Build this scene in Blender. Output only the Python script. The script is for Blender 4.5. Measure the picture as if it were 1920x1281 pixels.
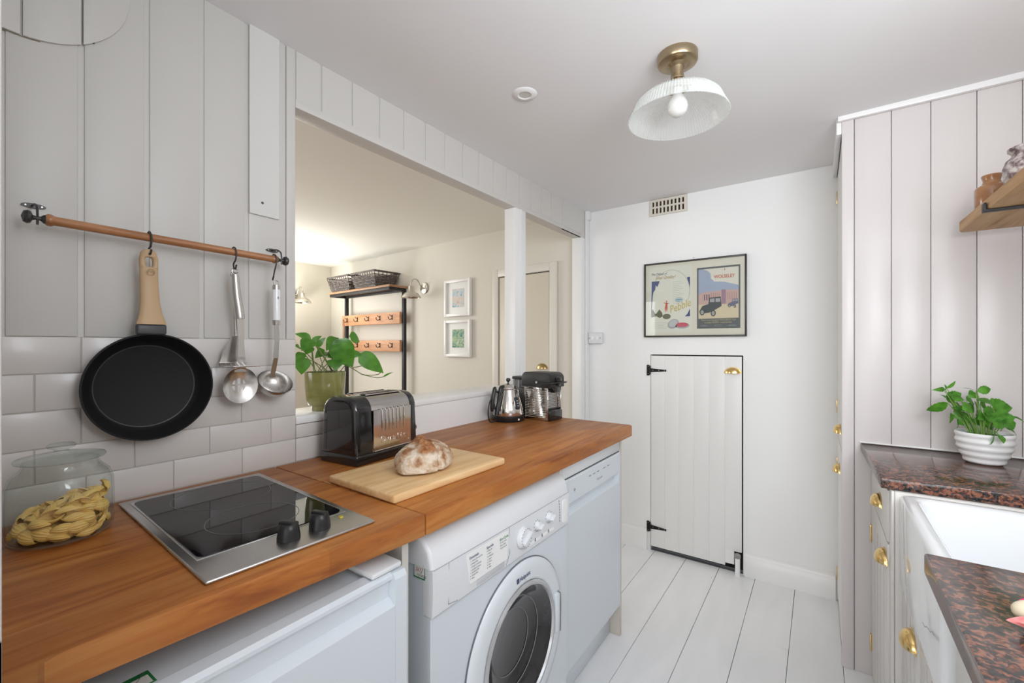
import bpy, bmesh, math, random
from mathutils import Vector, Matrix, noise, Euler
R=math.radians; PI=math.pi
random.seed(7)
S=bpy.context.scene
for o in list(bpy.data.objects): bpy.data.objects.remove(o)
COL=S.collection
# ------------------------------------------------------------------ camera
cam=bpy.data.cameras.new('camera'); camo=bpy.data.objects.new('camera',cam); COL.objects.link(camo)
cam.sensor_width=36; cam.sensor_fit='HORIZONTAL'; cam.lens=821/1920*36
cam.shift_y=6.5/1920; cam.clip_start=.01
camo.location=(1.247,0,1.24); camo.rotation_euler=(R(90),0,R(35.05)); S.camera=camo
# ------------------------------------------------------------------ world, lights, exposure
S.view_settings.view_transform='Standard'; S.view_settings.look='None'
S.view_settings.exposure=0.0; S.view_settings.gamma=1.0
try: S.view_settings.use_curve_mapping=False
except Exception: pass
W=bpy.data.worlds.new('daylight'); S.world=W; W.use_nodes=True
W.node_tree.nodes['Background'].inputs[0].default_value=(.86,.93,1,1)
W.node_tree.nodes['Background'].inputs[1].default_value=1.0
def area(name,loc,rot,sx,sy,power,col=(1,1,1)):
    l=bpy.data.lights.new(name,'AREA'); l.shape='RECTANGLE'; l.size=sx; l.size_y=sy; l.energy=power; l.color=col
    o=bpy.data.objects.new(name,l); COL.objects.link(o); o.location=loc; o.rotation_euler=rot; return o
# area lamps at unseen window openings; side and rear ones placed for brightness
def aim(o,d,spread=None):
    o.rotation_euler=Vector(d).to_track_quat('-Z','Y').to_euler()
    if spread: o.data.spread=R(spread)
aim(area('side_window_fill',(1.86,0.35,1.70),(0,0,0),.9,.6,21,(.90,.95,1)),(-.40,.86,.10),165)  # fill lamp added at an unseen window, turned towards the back wall
aim(area('rear_window_fill',(0.95,-1.90,1.38),(0,0,0),1.4,1.2,25,(1,.99,.98)),(.16,1,.0))  # fill lamp added behind the camera at an unseen window
area('daylight_dining_window',(-3.16,1.375,1.5),(R(90),0,R(-90)),1.1,.9,24,(1,.985,.95))
area('daylight_garden_window',(-1.8,-1.93,1.35),(R(90),0,R(0)),1.7,1.2,22,(1,.99,.96))
def spot(name,loc,target,power,angle,col):
    l=bpy.data.lights.new(name,'SPOT'); l.energy=power; l.spot_size=R(angle); l.spot_blend=.8; l.color=col; l.shadow_soft_size=.22
    o=bpy.data.objects.new(name,l); COL.objects.link(o); o.location=loc
    o.rotation_euler=(Vector(target)-Vector(loc)).to_track_quat('-Z','Y').to_euler(); return o
spot('dining_uplighter',(-2.75,1.95,1.30),(-2.80,2.05,2.1),48,165,(1,.97,.90))
# ------------------------------------------------------------------ helpers
MATS={}
def sock(n,k): return n.inputs[k]
def mat(name,col,rough=.5,metal=0,spec=.5,bump=None,coat=0,var=None,alpha=None,trans=0,sss=0):
    """bump=(scale xyz, strength, detail); var=(scale xyz, colour2, contrast)"""
    if name in MATS: return MATS[name]
    m=bpy.data.materials.new(name); m.use_nodes=True; MATS[name]=m
    nt=m.node_tree; b=nt.nodes['Principled BSDF']
    b.inputs['Base Color'].default_value=(*col,1); b.inputs['Roughness'].default_value=rough
    b.inputs['Metallic'].default_value=metal; b.inputs['Specular IOR Level'].default_value=spec
    b.inputs['Coat Weight'].default_value=coat; b.inputs['Coat Roughness'].default_value=.08
    b.inputs['Transmission Weight'].default_value=trans
    if sss: b.inputs['Subsurface Weight'].default_value=sss; b.inputs['Subsurface Radius'].default_value=(.01,.006,.003)
    if alpha is not None: b.inputs['Alpha'].default_value=alpha
    tc=None
    def mapped(sc):
        nonlocal tc
        if tc is None: tc=nt.nodes.new('ShaderNodeTexCoord')
        mp=nt.nodes.new('ShaderNodeMapping'); mp.inputs['Scale'].default_value=sc
        nt.links.new(tc.outputs['Object'],mp.inputs[0]); return mp
    if bump:
        sc,st,de=bump; mp=mapped(sc)
        n=nt.nodes.new('ShaderNodeTexNoise'); n.inputs['Scale'].default_value=1; n.inputs['Detail'].default_value=de
        nt.links.new(mp.outputs[0],n.inputs['Vector'])
        bp=nt.nodes.new('ShaderNodeBump'); bp.inputs['Strength'].default_value=st; bp.inputs['Distance'].default_value=.002
        nt.links.new(n.outputs[0],bp.inputs['Height']); nt.links.new(bp.outputs[0],b.inputs['Normal'])
    if var:
        sc,c2,ct=var; mp=mapped(sc)
        n=nt.nodes.new('ShaderNodeTexNoise'); n.inputs['Scale'].default_value=1; n.inputs['Detail'].default_value=5
        nt.links.new(mp.outputs[0],n.inputs['Vector'])
        r=nt.nodes.new('ShaderNodeValToRGB'); r.color_ramp.elements[0].position=.5-ct; r.color_ramp.elements[1].position=.5+ct
        r.color_ramp.elements[0].color=(*col,1); r.color_ramp.elements[1].color=(*c2,1)
        nt.links.new(n.outputs[0],r.inputs[0]); nt.links.new(r.outputs[0],b.inputs['Base Color'])
    return m
def glassmat(name,tint,op=.08,rough=.02):
    """thin glass: clear with fresnel reflections, greener and denser where seen edge-on"""
    if name in MATS: return MATS[name]
    m=bpy.data.materials.new(name); m.use_nodes=True; MATS[name]=m; nt=m.node_tree; nt.nodes.clear()
    out=nt.nodes.new('ShaderNodeOutputMaterial'); tr=nt.nodes.new('ShaderNodeBsdfTransparent'); tr.inputs[0].default_value=(.97,.985,.975,1)
    df=nt.nodes.new('ShaderNodeBsdfDiffuse'); df.inputs[0].default_value=(*tint,1)
    gl=nt.nodes.new('ShaderNodeBsdfGlossy'); gl.inputs['Roughness'].default_value=rough
    lw=nt.nodes.new('ShaderNodeLayerWeight'); lw.inputs[0].default_value=.25
    mr=nt.nodes.new('ShaderNodeMapRange'); mr.inputs[3].default_value=op; mr.inputs[4].default_value=min(1,op+.30)
    pw=nt.nodes.new('ShaderNodeMath'); pw.operation='POWER'; pw.inputs[1].default_value=3.5
    nt.links.new(lw.outputs['Facing'],pw.inputs[0]); nt.links.new(pw.outputs[0],mr.inputs[0])
    m1=nt.nodes.new('ShaderNodeMixShader'); nt.links.new(mr.outputs[0],m1.inputs[0]); nt.links.new(tr.outputs[0],m1.inputs[1]); nt.links.new(df.outputs[0],m1.inputs[2])
    p5=nt.nodes.new('ShaderNodeMath'); p5.operation='POWER'; p5.inputs[1].default_value=4.5; lf=nt.nodes.new('ShaderNodeLayerWeight'); lf.inputs[0].default_value=.5; nt.links.new(lf.outputs['Facing'],p5.inputs[0])
    fr=nt.nodes.new('ShaderNodeMapRange'); fr.inputs[3].default_value=.04; fr.inputs[4].default_value=.55; nt.links.new(p5.outputs[0],fr.inputs[0])
    m2=nt.nodes.new('ShaderNodeMixShader'); nt.links.new(fr.outputs[0],m2.inputs[0]); nt.links.new(m1.outputs[0],m2.inputs[1]); nt.links.new(gl.outputs[0],m2.inputs[2])
    nt.links.new(m2.outputs[0],out.inputs[0]); return m
def woodmat(name,c1,c2,dark,stave=None,axis='y',rough=.35,grain=1.0,coat=.3):
    if name in MATS: return MATS[name]
    m=bpy.data.materials.new(name); m.use_nodes=True; MATS[name]=m; nt=m.node_tree; b=nt.nodes['Principled BSDF']
    b.inputs['Roughness'].default_value=rough; b.inputs['Coat Weight'].default_value=coat; b.inputs['Coat Roughness'].default_value=.25
    tc=nt.nodes.new('ShaderNodeTexCoord'); sx=nt.nodes.new('ShaderNodeSeparateXYZ'); nt.links.new(tc.outputs['Object'],sx.inputs[0])
    cb=nt.nodes.new('ShaderNodeCombineXYZ')
    o={'x':('X','Y','Z'),'y':('Y','X','Z'),'z':('Z','X','Y')}[axis]
    for i,k in enumerate(o): nt.links.new(sx.outputs[k],cb.inputs[i])
    mp=nt.nodes.new('ShaderNodeMapping'); mp.inputs['Scale'].default_value=(3.5*grain,34*grain,34*grain); nt.links.new(cb.outputs[0],mp.inputs[0])
    nz=nt.nodes.new('ShaderNodeTexNoise'); nz.inputs['Scale'].default_value=1; nz.inputs['Detail'].default_value=6; nz.inputs['Roughness'].default_value=.6; nz.inputs['Distortion'].default_value=.6
    nt.links.new(mp.outputs[0],nz.inputs['Vector'])
    r=nt.nodes.new('ShaderNodeValToRGB'); e=r.color_ramp.elements; e[0].position=.3; e[1].position=.68; e[0].color=(*dark,1); e[1].color=(*c2,1)
    k=e.new(.47); k.color=(*c1,1); nt.links.new(nz.outputs[0],r.inputs[0]); last=r.outputs[0]
    if stave:
        mb=nt.nodes.new('ShaderNodeTexBrick'); mb.offset=.37; mb.inputs['Scale'].default_value=1; mb.inputs['Mortar Size'].default_value=.0002
        mb.inputs['Brick Width'].default_value=stave[0]; mb.inputs['Row Height'].default_value=stave[1]
        mb.inputs['Color1'].default_value=(.62,.58,.56,1); mb.inputs['Color2'].default_value=(1.0,1.0,1.0,1); mb.inputs['Mortar'].default_value=(.55,.5,.48,1); mb.inputs['Bias'].default_value=.1
        nt.links.new(cb.outputs[0],mb.inputs['Vector'])
        mx=nt.nodes.new('ShaderNodeMix'); mx.data_type='RGBA'; mx.blend_type='MULTIPLY'; mx.inputs[0].default_value=stave[2]
        nt.links.new(last,mx.inputs[6]); nt.links.new(mb.outputs[0],mx.inputs[7]); last=mx.outputs[2]
    nt.links.new(last,b.inputs['Base Color'])
    bp=nt.nodes.new('ShaderNodeBump'); bp.inputs['Strength'].default_value=.15; bp.inputs['Distance'].default_value=.001
    nt.links.new(nz.outputs[0],bp.inputs['Height']); nt.links.new(bp.outputs[0],b.inputs['Normal'])
    return m
def rampmat(name,stops,scale,rough=.3,detail=6,spec=.5,tex='NOISE',bump=0,dist=0,rand=1):
    if name in MATS: return MATS[name]
    m=bpy.data.materials.new(name); m.use_nodes=True; MATS[name]=m; nt=m.node_tree; b=nt.nodes['Principled BSDF']
    b.inputs['Roughness'].default_value=rough; b.inputs['Specular IOR Level'].default_value=spec
    tc=nt.nodes.new('ShaderNodeTexCoord'); mp=nt.nodes.new('ShaderNodeMapping'); mp.inputs['Scale'].default_value=scale
    nt.links.new(tc.outputs['Object'],mp.inputs[0])
    n=nt.nodes.new('ShaderNodeTexNoise'); n.inputs['Scale'].default_value=1; n.inputs['Detail'].default_value=detail; n.inputs['Distortion'].default_value=dist
    nt.links.new(mp.outputs[0],n.inputs['Vector'])
    r=nt.nodes.new('ShaderNodeValToRGB'); e=r.color_ramp.elements
    e[0].position=stops[0][0]; e[0].color=(*stops[0][1],1); e[1].position=stops[-1][0]; e[1].color=(*stops[-1][1],1)
    for p,c in stops[1:-1]:
        k=e.new(p); k.color=(*c,1)
    nt.links.new(n.outputs[0],r.inputs[0]); nt.links.new(r.outputs[0],b.inputs['Base Color'])
    if bump:
        bp=nt.nodes.new('ShaderNodeBump'); bp.inputs['Strength'].default_value=bump; bp.inputs['Distance'].default_value=.003
        nt.links.new(n.outputs[0],bp.inputs['Height']); nt.links.new(bp.outputs[0],b.inputs['Normal'])
    return m
def box(bm,x0,x1,y0,y1,z0,z1,bev=0,seg=2,M=None):
    x0,x1=sorted((x0,x1)); y0,y1=sorted((y0,y1)); z0,z1=sorted((z0,z1))
    v=[bm.verts.new((x,y,z)) for x in (x0,x1) for y in (y0,y1) for z in (z0,z1)]
    f=[bm.faces.new([v[i] for i in q]) for q in ((0,1,3,2),(4,6,7,5),(0,4,5,1),(2,3,7,6),(0,2,6,4),(1,5,7,3))]
    if bev:
        ed=list({e for q in f for e in q.edges})
        r=bmesh.ops.bevel(bm,geom=ed,offset=min(bev,.49*min(x1-x0,y1-y0,z1-z0)),segments=seg,profile=.5,affect='EDGES')
        v=list({a for a in v if a.is_valid}|set(r['verts']))
    if M is not None:
        for a in v:
            if a.is_valid: a.co=M@a.co
    return v
def prism(bm,pts,a0,a1,ax='y',M=None,bev=0):
    """closed polygon pts (2D) extruded along ax; ax=y: pts=(x,z); x: (y,z); z: (x,y)"""
    def P(p,a):
        return {'y':(p[0],a,p[1]),'x':(a,p[0],p[1]),'z':(p[0],p[1],a)}[ax]
    A=[bm.verts.new(P(p,a0)) for p in pts]; B=[bm.verts.new(P(p,a1)) for p in pts]; n=len(pts); F=[]
    F.append(bm.faces.new(A)); F.append(bm.faces.new(B[::-1]))
    for i in range(n): F.append(bm.faces.new((A[i],B[i],B[(i+1)%n],A[(i+1)%n])))
    bmesh.ops.recalc_face_normals(bm,faces=F); vs=A+B
    if bev:
        r=bmesh.ops.bevel(bm,geom=list({e for q in F for e in q.edges}),offset=bev,segments=2,profile=.5,affect='EDGES')
        vs=[v for v in vs if v.is_valid]+list(r['verts']); vs=list(set(vs))
    if M is not None:
        for v in vs: v.co=M@v.co
    return vs
def lathe(bm,prof,seg=32,M=None,closed=False,start=0,end=2*PI):
    """prof: list of (r,z)"""
    full=abs(end-start-2*PI)<1e-6; n=seg if full else seg+1; rings=[]; vs=[]
    for r,z in prof:
        if r<1e-6: v=bm.verts.new((0,0,z)); rings.append([v]*n); vs.append(v)
        else:
            ring=[bm.verts.new((r*math.cos(start+(end-start)*i/seg),r*math.sin(start+(end-start)*i/seg),z)) for i in range(n)]
            rings.append(ring); vs+=ring
    pr=list(zip(rings,rings[1:]))
    if closed: pr.append((rings[-1],rings[0]))
    for a,b in pr:
        for i in range(seg):
            j=(i+1)%n
            q=[]
            for v in (a[i],a[j],b[j],b[i]):
                if v not in q: q.append(v)
            if len(q)>2:
                try: bm.faces.new(q)
                except ValueError: pass
    if M is not None:
        for v in vs: v.co=M@v.co
    return vs
def tube(bm,pts,r,seg=10,cap=True,closed=False,smooth=0):
    pts=[Vector(p) for p in pts]
    if smooth:
        out=[]; n=len(pts)
        for i in range(n if closed else n-1):
            p1,p2=pts[i],pts[(i+1)%n]; p0=pts[i-1] if (i>0 or closed) else p1; p3=pts[(i+2)%n] if (i+2<n or closed) else p2
            for k in range(smooth):
                t=k/smooth
                out.append(.5*((2*p1)+(-p0+p2)*t+(2*p0-5*p1+4*p2-p3)*t*t+(-p0+3*p1-3*p2+p3)*t**3))
        if not closed: out.append(pts[-1])
        if isinstance(r,(list,tuple)):
            m=len(pts)-1; rr=[]
            for i in range(len(out)):
                f=i/(len(out)-1)*m; k=min(int(f),m-1); rr.append(r[k]+(r[k+1]-r[k])*(f-k))
            r=rr
        pts=out
    n=len(pts); rad=r if isinstance(r,(list,tuple)) else [r]*n
    up=None; rings=[]
    for i,p in enumerate(pts):
        if closed: d=(pts[(i+1)%n]-pts[i-1])
        else: d=(pts[min(i+1,n-1)]-pts[max(i-1,0)])
        if d.length<1e-9: d=Vector((0,0,1))
        d.normalize()
        if up is None: up=d.orthogonal().normalized()
        else:
            up=(up-d*up.dot(d))
            up=up.normalized() if up.length>1e-6 else d.orthogonal().normalized()
        w=d.cross(up)
        rings.append([bm.verts.new(p+(up*math.cos(2*PI*k/seg)+w*math.sin(2*PI*k/seg))*rad[i]) for k in range(seg)])
    for a,b in (list(zip(rings,rings[1:]))+([(rings[-1],rings[0])] if closed else [])):
        for k in range(seg): bm.faces.new((a[k],a[(k+1)%seg],b[(k+1)%seg],b[k]))
    if cap and not closed:
        bm.faces.new(rings[0][::-1]); bm.faces.new(rings[-1])
def obj(name,bm,m,parent=None,world=False,angle=38,flat=False):
    """link a bmesh as one object; world=True: the coordinates are world ones and parent has a location only"""
    if world and parent is not None:
        off=Vector(); q=parent
        while q is not None: off+=Vector(q.location); q=q.parent
        for v in bm.verts: v.co-=off
    bmesh.ops.recalc_face_normals(bm,faces=bm.faces[:]) if len(bm.faces) else None
    me=bpy.data.meshes.new(name); bm.to_mesh(me); bm.free()
    if not flat:
        me.polygons.foreach_set('use_smooth',[True]*len(me.polygons))
        if angle is not None: me.set_sharp_from_angle(angle=R(angle))
    for k in (m if isinstance(m,(list,tuple)) else [m]): me.materials.append(k)
    o=bpy.data.objects.new(name,me); COL.objects.link(o)
    if parent is not None: o.parent=parent
    return o
def B(): return bmesh.new()
def thing(name,label,cat,loc=(0,0,0),rotz=0,group=None):
    o=bpy.data.objects.new(name,None); COL.objects.link(o); o.location=loc; o.rotation_euler=(0,0,rotz); o.empty_display_size=.05
    o['label']=label; o['category']=cat
    if group: o['group']=group
    return o
def tag(o,label,cat,group=None,kind=None):
    o['label']=label; o['category']=cat
    if group: o['group']=group
    if kind: o['kind']=kind
    return o
def struct(name,bm,m,parent=None,label=None,**k):
    o=obj(name,bm,m,parent,**k)
    if parent is None: o['kind']='structure'
    if label: o['label']=label
    return o
def dup(root,loc,rotz=None,label=None):
    r=root.copy(); COL.objects.link(r); r.location=loc
    if rotz is not None: r.rotation_euler=(0,0,rotz)
    if label: r['label']=label
    for ch in list(root.children):
        c=ch.copy(); COL.objects.link(c); c.parent=r
        for g in list(ch.children):
            d=g.copy(); COL.objects.link(d); d.parent=c
    return r
def text(name,body,size,M,m,parent=None,world=False,depth=.0002,align='LEFT',sx=1,shear=0,bevel=0,join=None):
    cu=bpy.data.curves.new('tmp','FONT'); cu.body=body; cu.size=size; cu.extrude=depth; cu.align_x=align; cu.shear=shear; cu.resolution_u=3
    if bevel: cu.bevel_depth=bevel; cu.bevel_resolution=1
    t=bpy.data.objects.new('tmp',cu); COL.objects.link(t); bpy.context.view_layer.update()
    me=bpy.data.meshes.new_from_object(t.evaluated_get(bpy.context.evaluated_depsgraph_get()))
    bpy.data.objects.remove(t); bpy.data.curves.remove(cu)
    me.transform(Matrix.Diagonal((sx,1,1,1))); me.transform(M)
    bm=join if join is not None else B(); bm.from_mesh(me); bpy.data.meshes.remove(me)
    if join is not None: return None
    return obj(name,bm,m,parent,world,flat=True)
def face(loc,xdir,ydir,scale=1):
    """matrix whose local x and y run along xdir and ydir"""
    x=Vector(xdir).normalized(); y=Vector(ydir).normalized(); z=x.cross(y)
    M=Matrix((x,y,z)).transposed().to_4x4(); M.translation=Vector(loc); return M
T=Matrix.Translation
def RZ(a): return Matrix.Rotation(a,4,'Z')
def RX(a): return Matrix.Rotation(a,4,'X')
def RY(a): return Matrix.Rotation(a,4,'Y')
# ------------------------------------------------------------------ materials
PAINT=mat('white_wall_paint',(.78,.76,.735),.42,bump=((30,30,6),.10,4))
BOARD=mat('white_painted_boards',(.64,.62,.59),.42,bump=((160,160,14),.07,4))
BOARD2=mat('pale_painted_boards',(.70,.655,.645),.34,bump=((120,120,10),.10,4))
PLASTER=mat('white_plaster',(.88,.88,.875),.55,bump=((9,9,9),.22,6))
CEIL=mat('ceiling_paint',(.85,.84,.85),.75,bump=((6,6,6),.12,4))
BEIGE=mat('beige_wall_paint',(.68,.65,.58),.6,bump=((7,7,7),.2,5))
CREAM=mat('cream_gloss_paint',(.72,.69,.63),.35)
CUPB=mat('cupboard_paint',(.74,.715,.68),.33,bump=((60,60,8),.03,3))
GLOSSW=mat('white_gloss_paint',(.87,.865,.86),.28)
TILE=mat('glazed_tile',(.68,.64,.61),.28,coat=.1,bump=((12,12,12),.2,2))
GROUT=mat('grout',(.50,.46,.42),.8)
GAP=mat('dark_gap',(.02,.018,.015),.9)
IRON=mat('worktop_oak',(0,0,0)) if False else woodmat('oiled_worktop',(.43,.145,.026),(.53,.225,.056),(.26,.070,.013),stave=(.42,.043,.6),axis='y',rough=.46,grain=1.0,coat=.0)
BLACK=mat('black_plastic',(.014,.014,.015),.35)
BLACKG=mat('gloss_black',(.010,.010,.011),.08,coat=.5)
STEEL=mat('brushed_steel',(.56,.55,.54),.28,1,bump=((4,300,300),.06,2))
CHROME=mat('polished_chrome',(.72,.70,.68),.09,1)
IRONM=mat('dark_iron',(.075,.072,.07),.45,.7)
BRASS=mat('polished_brass',(.80,.57,.24),.20,1)
ABRASS=mat('antique_brass',(.40,.315,.205),.30,1,bump=((3,3,240),.05,2))
APPL=mat('white_enamel',(.68,.73,.78),.24,coat=.2)
APPL2=mat('white_plastic',(.74,.755,.78),.30)
GREYP=mat('grey_print',(.18,.19,.21),.5)
LGREY=mat('light_grey_print',(.42,.43,.45),.5)
GREEN=mat('green_print',(.02,.22,.06),.5)
PAPER=mat('paper_white',(.80,.80,.76),.6)
# ------------------------------------------------------------------ structure
CZ=2.092
def ceilz(x,y): return CZ+.0065*y+.008*x
# floor: painted boards along y
bm=B(); xx=-3.4; k=0
FW=.177
rnd=random.Random(4)
def board_run(bm,x0,x1,y0,y1,w,z):
    x=x0
    while x<x1-1e-4:
        xe=min(x+w,x1); ys=[y0]+sorted([y0+(y1-y0)*rnd.uniform(.1,.95)])+[y1]
        for a,b in zip(ys,ys[1:]): box(bm,x+.0007,xe-.0007,a+.0006,b-.0006,z-.02,z,.0012,1)
        x+=w
board_run(bm,.084-FW,.084+FW*11,-2.0,2.66,FW,0)
FLOORM=mat('white_floor_paint',(.90,.90,.91),.28,bump=((30,5,30),.2,5),var=((14,3,14),(.84,.845,.855),.2))
fl=struct('floor',bm,FLOORM,label='white painted floorboards')
bm=B(); box(bm,-3.4,2.1,-2.0,3.0,-.08,-.0205); o=obj('floor_base',bm,mat('floor_gap',(.20,.20,.20),.9),fl)
bm=B(); box(bm,-3.3,-.095,-2.0,2.9,-.0195,0); obj('dining_floor',bm,woodmat('dining_floor_wood',(.25,.13,.06),(.33,.18,.09),(.16,.08,.03),(.6,.12,.5),'y'),fl)
# ceiling, kitchen (very slightly out of level) and dining side
bm=B(); P=[(-.03,-2.05),(2.1,-2.05),(2.1,2.7),(-.03,2.7)]
A=[bm.verts.new((x,y,ceilz(x,y))) for x,y in P]; C2=[bm.verts.new((x,y,2.24)) for x,y in P]
bm.faces.new(A); bm.faces.new(C2[::-1])
for i in range(4): bm.faces.new((A[i],C2[i],C2[(i+1)%4],A[(i+1)%4]))
ce=struct('ceiling',bm,CEIL)
bm=B(); box(bm,-3.3,-.0301,-2.05,2.95,2.105,2.24); obj('dining_ceiling',bm,mat('dining_ceiling_paint',(.90,.90,.84),.75,bump=((6,6,6),.12,4)),ce)
# wall_left : stud wall with tiles, boards and two openings
ZT=1.2565
bm=B()
box(bm,-.06,-.006,-2.05,.681,0,2.16)           # solid part
box(bm,-.06,-.006,.681,1.90,0,1.008)           # below the sill
box(bm,-.06,-.006,.681,2.66,1.945,2.16)
wl=struct('wall_left',bm,PAINT)
bm=B(); box(bm,-.166,-.0605,.66,1.905,0,1.007); obj('wall_thickening',bm,BEIGE,wl)
def board(bm,y0,y1,z0,z1,x=0,th=.012,g=.0046):
    box(bm,x-th,x,y0+g,y1-g,z0,z1,.0028,2)
ED=[-.0946,.0134,.1214,.2294,.3374,.4454,.5494,.6534]
bm=B()
box(bm,-.012,-.0036,-.5,.6534,ZT,2.13)
for a,b in zip(ED,ED[1:]): board(bm,a,b,ZT,2.13)
box(bm,-.012,.001,.6545,.6805,ZT,2.13,.002)     # jamb bead of the opening
obj('tongue_boards',bm,BOARD,wl)
# header with grooves that stop short
bm=B(); yy=.682; gs=[.762+.108*i for i in range(14)]
box(bm,-.008,-.0035,.68,2.55,1.955,2.13)
eds=[.681]+gs+[2.30]
for a,b in zip(eds,eds[1:]): box(bm,-.012,0,a+.0022,b-.0022,1.95,2.13,.0012,1)
box(bm,-.012,0.0002,2.2985,2.655,1.9315,2.13)
box(bm,-.066,.0006,.681,2.55,1.9315,1.956,.002)
obj('header_boards',bm,BOARD,wl)
bm=B(); box(bm,-.066,.0012,1.805,1.902,.9,1.9315,.003); box(bm,.0012,.005,1.845,1.862,.95,1.9315,.001); obj('post',bm,GLOSSW,wl)
bm=B(); box(bm,-.066,.001,2.55,2.653,0,1.9315,.002); box(bm,.001,.012,2.60,2.653,0,2.11,.004); obj('jamb',bm,GLOSSW,wl)
bm=B(); box(bm,-.0,.024,2.612,2.653,2.055,2.12,.004); obj('pipe_cap',bm,GLOSSW,wl)
# flue patch: 34 cm disc let into the boards
bm=B(); n=48; cy,cz,rr=.135,2.002,.172
disc=[(cy+rr*math.cos(2*PI*i/n),cz+rr*math.sin(2*PI*i/n)) for i in range(n)]
def cut(poly,a,b):
    out=[p for p in poly if a<=p[0]<=b]
    def zc(y): return math.sqrt(max(rr*rr-(y-cy)**2,0))
    s=12; t=[]
    for i in range(s+1):
        y=a+(b-a)*i/s; t.append((y,cz-zc(y)))
    for i in range(s,-1,-1):
        y=a+(b-a)*i/s
        if zc(y)>1e-4: t.append((y,min(cz+zc(y),2.12)))
    return t
for a,b in ((-.0365,.1445),(.1475,.2285),(.2315,.3065)): prism(bm,cut(disc,a,b),.0002,.0060,'x',bev=.0012)
obj('flue_patch',bm,BOARD,wl)
bm=B(); tube(bm,[(.0002,cy+(rr+.001)*math.cos(t),cz+(rr+.001)*math.sin(t)) for t in [R(a) for a in range(206,284,4)]],.0011,6); obj('flue_joint',bm,mat('joint_brown',(.30,.25,.20),.8),wl)  # thin brown line along the lower arc of the patch
for i,(y,z) in enumerate(((.212,1.872),(.247,1.872))):
    bm=B(); lathe(bm,[(0,.0052),(.0018,.0052),(.0022,.0046)],10,T((0,y,z))@RY(PI/2)); obj('nail_head',bm,IRONM,wl)
# extra flat board screwed over the boards
bm=B(); box(bm,.0003,.006,.553,.632,1.592,2.13,.001,1); o=obj('cover_strip',bm,mat('strip_paint',(.70,.685,.66),.4),wl)
bm=B(); lathe(bm,[(0,.0075),(.003,.0072),(.0035,.006)],12,T((0,.586,1.627))@RY(PI/2)); obj('screw_head',bm,IRONM,wl)
# tiles
rows=[(1.1830,1.2565,[.076,.229,.382,.535]),(1.1095,1.1830,[.008,.163,.316,.466,.616]),(1.0360,1.1095,[.076,.229,.382,.535]),(.9675,1.0360,[.008,.163,.315,.4615,.611]),(.900,.9675,[.084,.236,.387,.537])]
bm=B()
for z0,z1,js in rows:
    e=[-.1]+js+[.681]
    for a,b in zip(e,e[1:]): box(bm,-.0055,.0015,a+.0009,b-.0009,z0+.0009,z1-.0009,.0016,2)
for z0,z1 in ((.9,.9675),(.9675,1.0075)): box(bm,-.0055,.0015,.682,.795,z0+.0009,z1-.0005,.0016,2)
obj('wall_tiling',bm,TILE,wl)
bm=B(); box(bm,-.0056,.0,-.1,.6812,.895,ZT); obj('grouting',bm,GROUT,wl)
bm=B(); box(bm,-.0056,.0005,.797,1.9,.895,1.008); obj('splash_panel',bm,GLOSSW,wl)
# window sill of the opening
bm=B(); box(bm,-.1665,.0035,.681,1.805,1.0085,1.031,.003); sill=struct('windowsill',bm,GLOSSW,label='white shelf-like sill of the wall opening')
# end of wall beside the worktop (door lining)
bm=B(); box(bm,-.005,.632,-.10,.0605,0,2.13,.003); wn=struct('wall_near',bm,PAINT)
bm=B()
for i in range(9):
    a=rnd.uniform(.84,.95); box(bm,.6322,.6332,.02+rnd.uniform(0,.03),.060,a,a+rnd.uniform(.01,.03),.0003,1)
obj('chipped_paint',bm,mat('chipped_plaster',(.34,.30,.27),.9,bump=((90,90,90),.8,4)),wn)
# wall_back kitchen + dining (dining length runs slightly off square)
bm=B(); box(bm,-.05,.411,2.653,2.75,0,2.16); box(bm,.911,2.1,2.653,2.75,0,2.16); box(bm,.411,.911,2.653,2.75,1.183,2.16); wb=struct('wall_back',bm,PLASTER)
bm=B(); box(bm,.411,.911,2.70,2.75,0,1.183); obj('cupboard_recess',bm,GAP,wb)
FA=math.atan(.0687)
FM=T((-.06,2.616,0))@RZ(-FA)     # local frame of the dining far wall: -x runs along the wall, y=0 its face
bm=B(); box(bm,-3.3,0,0,.09,0,2.12,M=FM); struct('wall_far',bm,BEIGE)
bm=B(); box(bm,-3.29,-3.2,2.0,2.83,0,2.12); box(bm,-3.29,-3.2,-2.05,.75,0,2.12); box(bm,-3.29,-3.2,.75,2.0,0,1.0); box(bm,-3.29,-3.2,.75,2.0,2.0,2.12); struct('wall_dining',bm,mat('dining_side_paint',(.70,.665,.585),.6,bump=((7,7,7),.2,5)))
bm=B(); box(bm,1.88,1.98,-2.05,-.25,0,2.16); box(bm,1.88,1.98,.95,2.7,0,2.16); box(bm,1.88,1.98,-.25,.95,0,1.35); box(bm,1.88,1.98,-.25,.95,2.06,2.16); struct('wall_right',bm,PAINT)
def hole_wall(name,x0,x1,wx0,wx1,m):
    bm=B(); box(bm,x0,wx0,-2.05,-1.96,0,2.16); box(bm,wx1,x1,-2.05,-1.96,0,2.16); box(bm,wx0,wx1,-2.05,-1.96,0,.7); box(bm,wx0,wx1,-2.05,-1.96,2.0,2.16); return struct(name,bm,m)
hole_wall('wall_rear',-.06,1.98,.15,1.65,PAINT); hole_wall('wall_garden',-3.29,-.06,-2.7,-.9,BEIGE)
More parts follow.
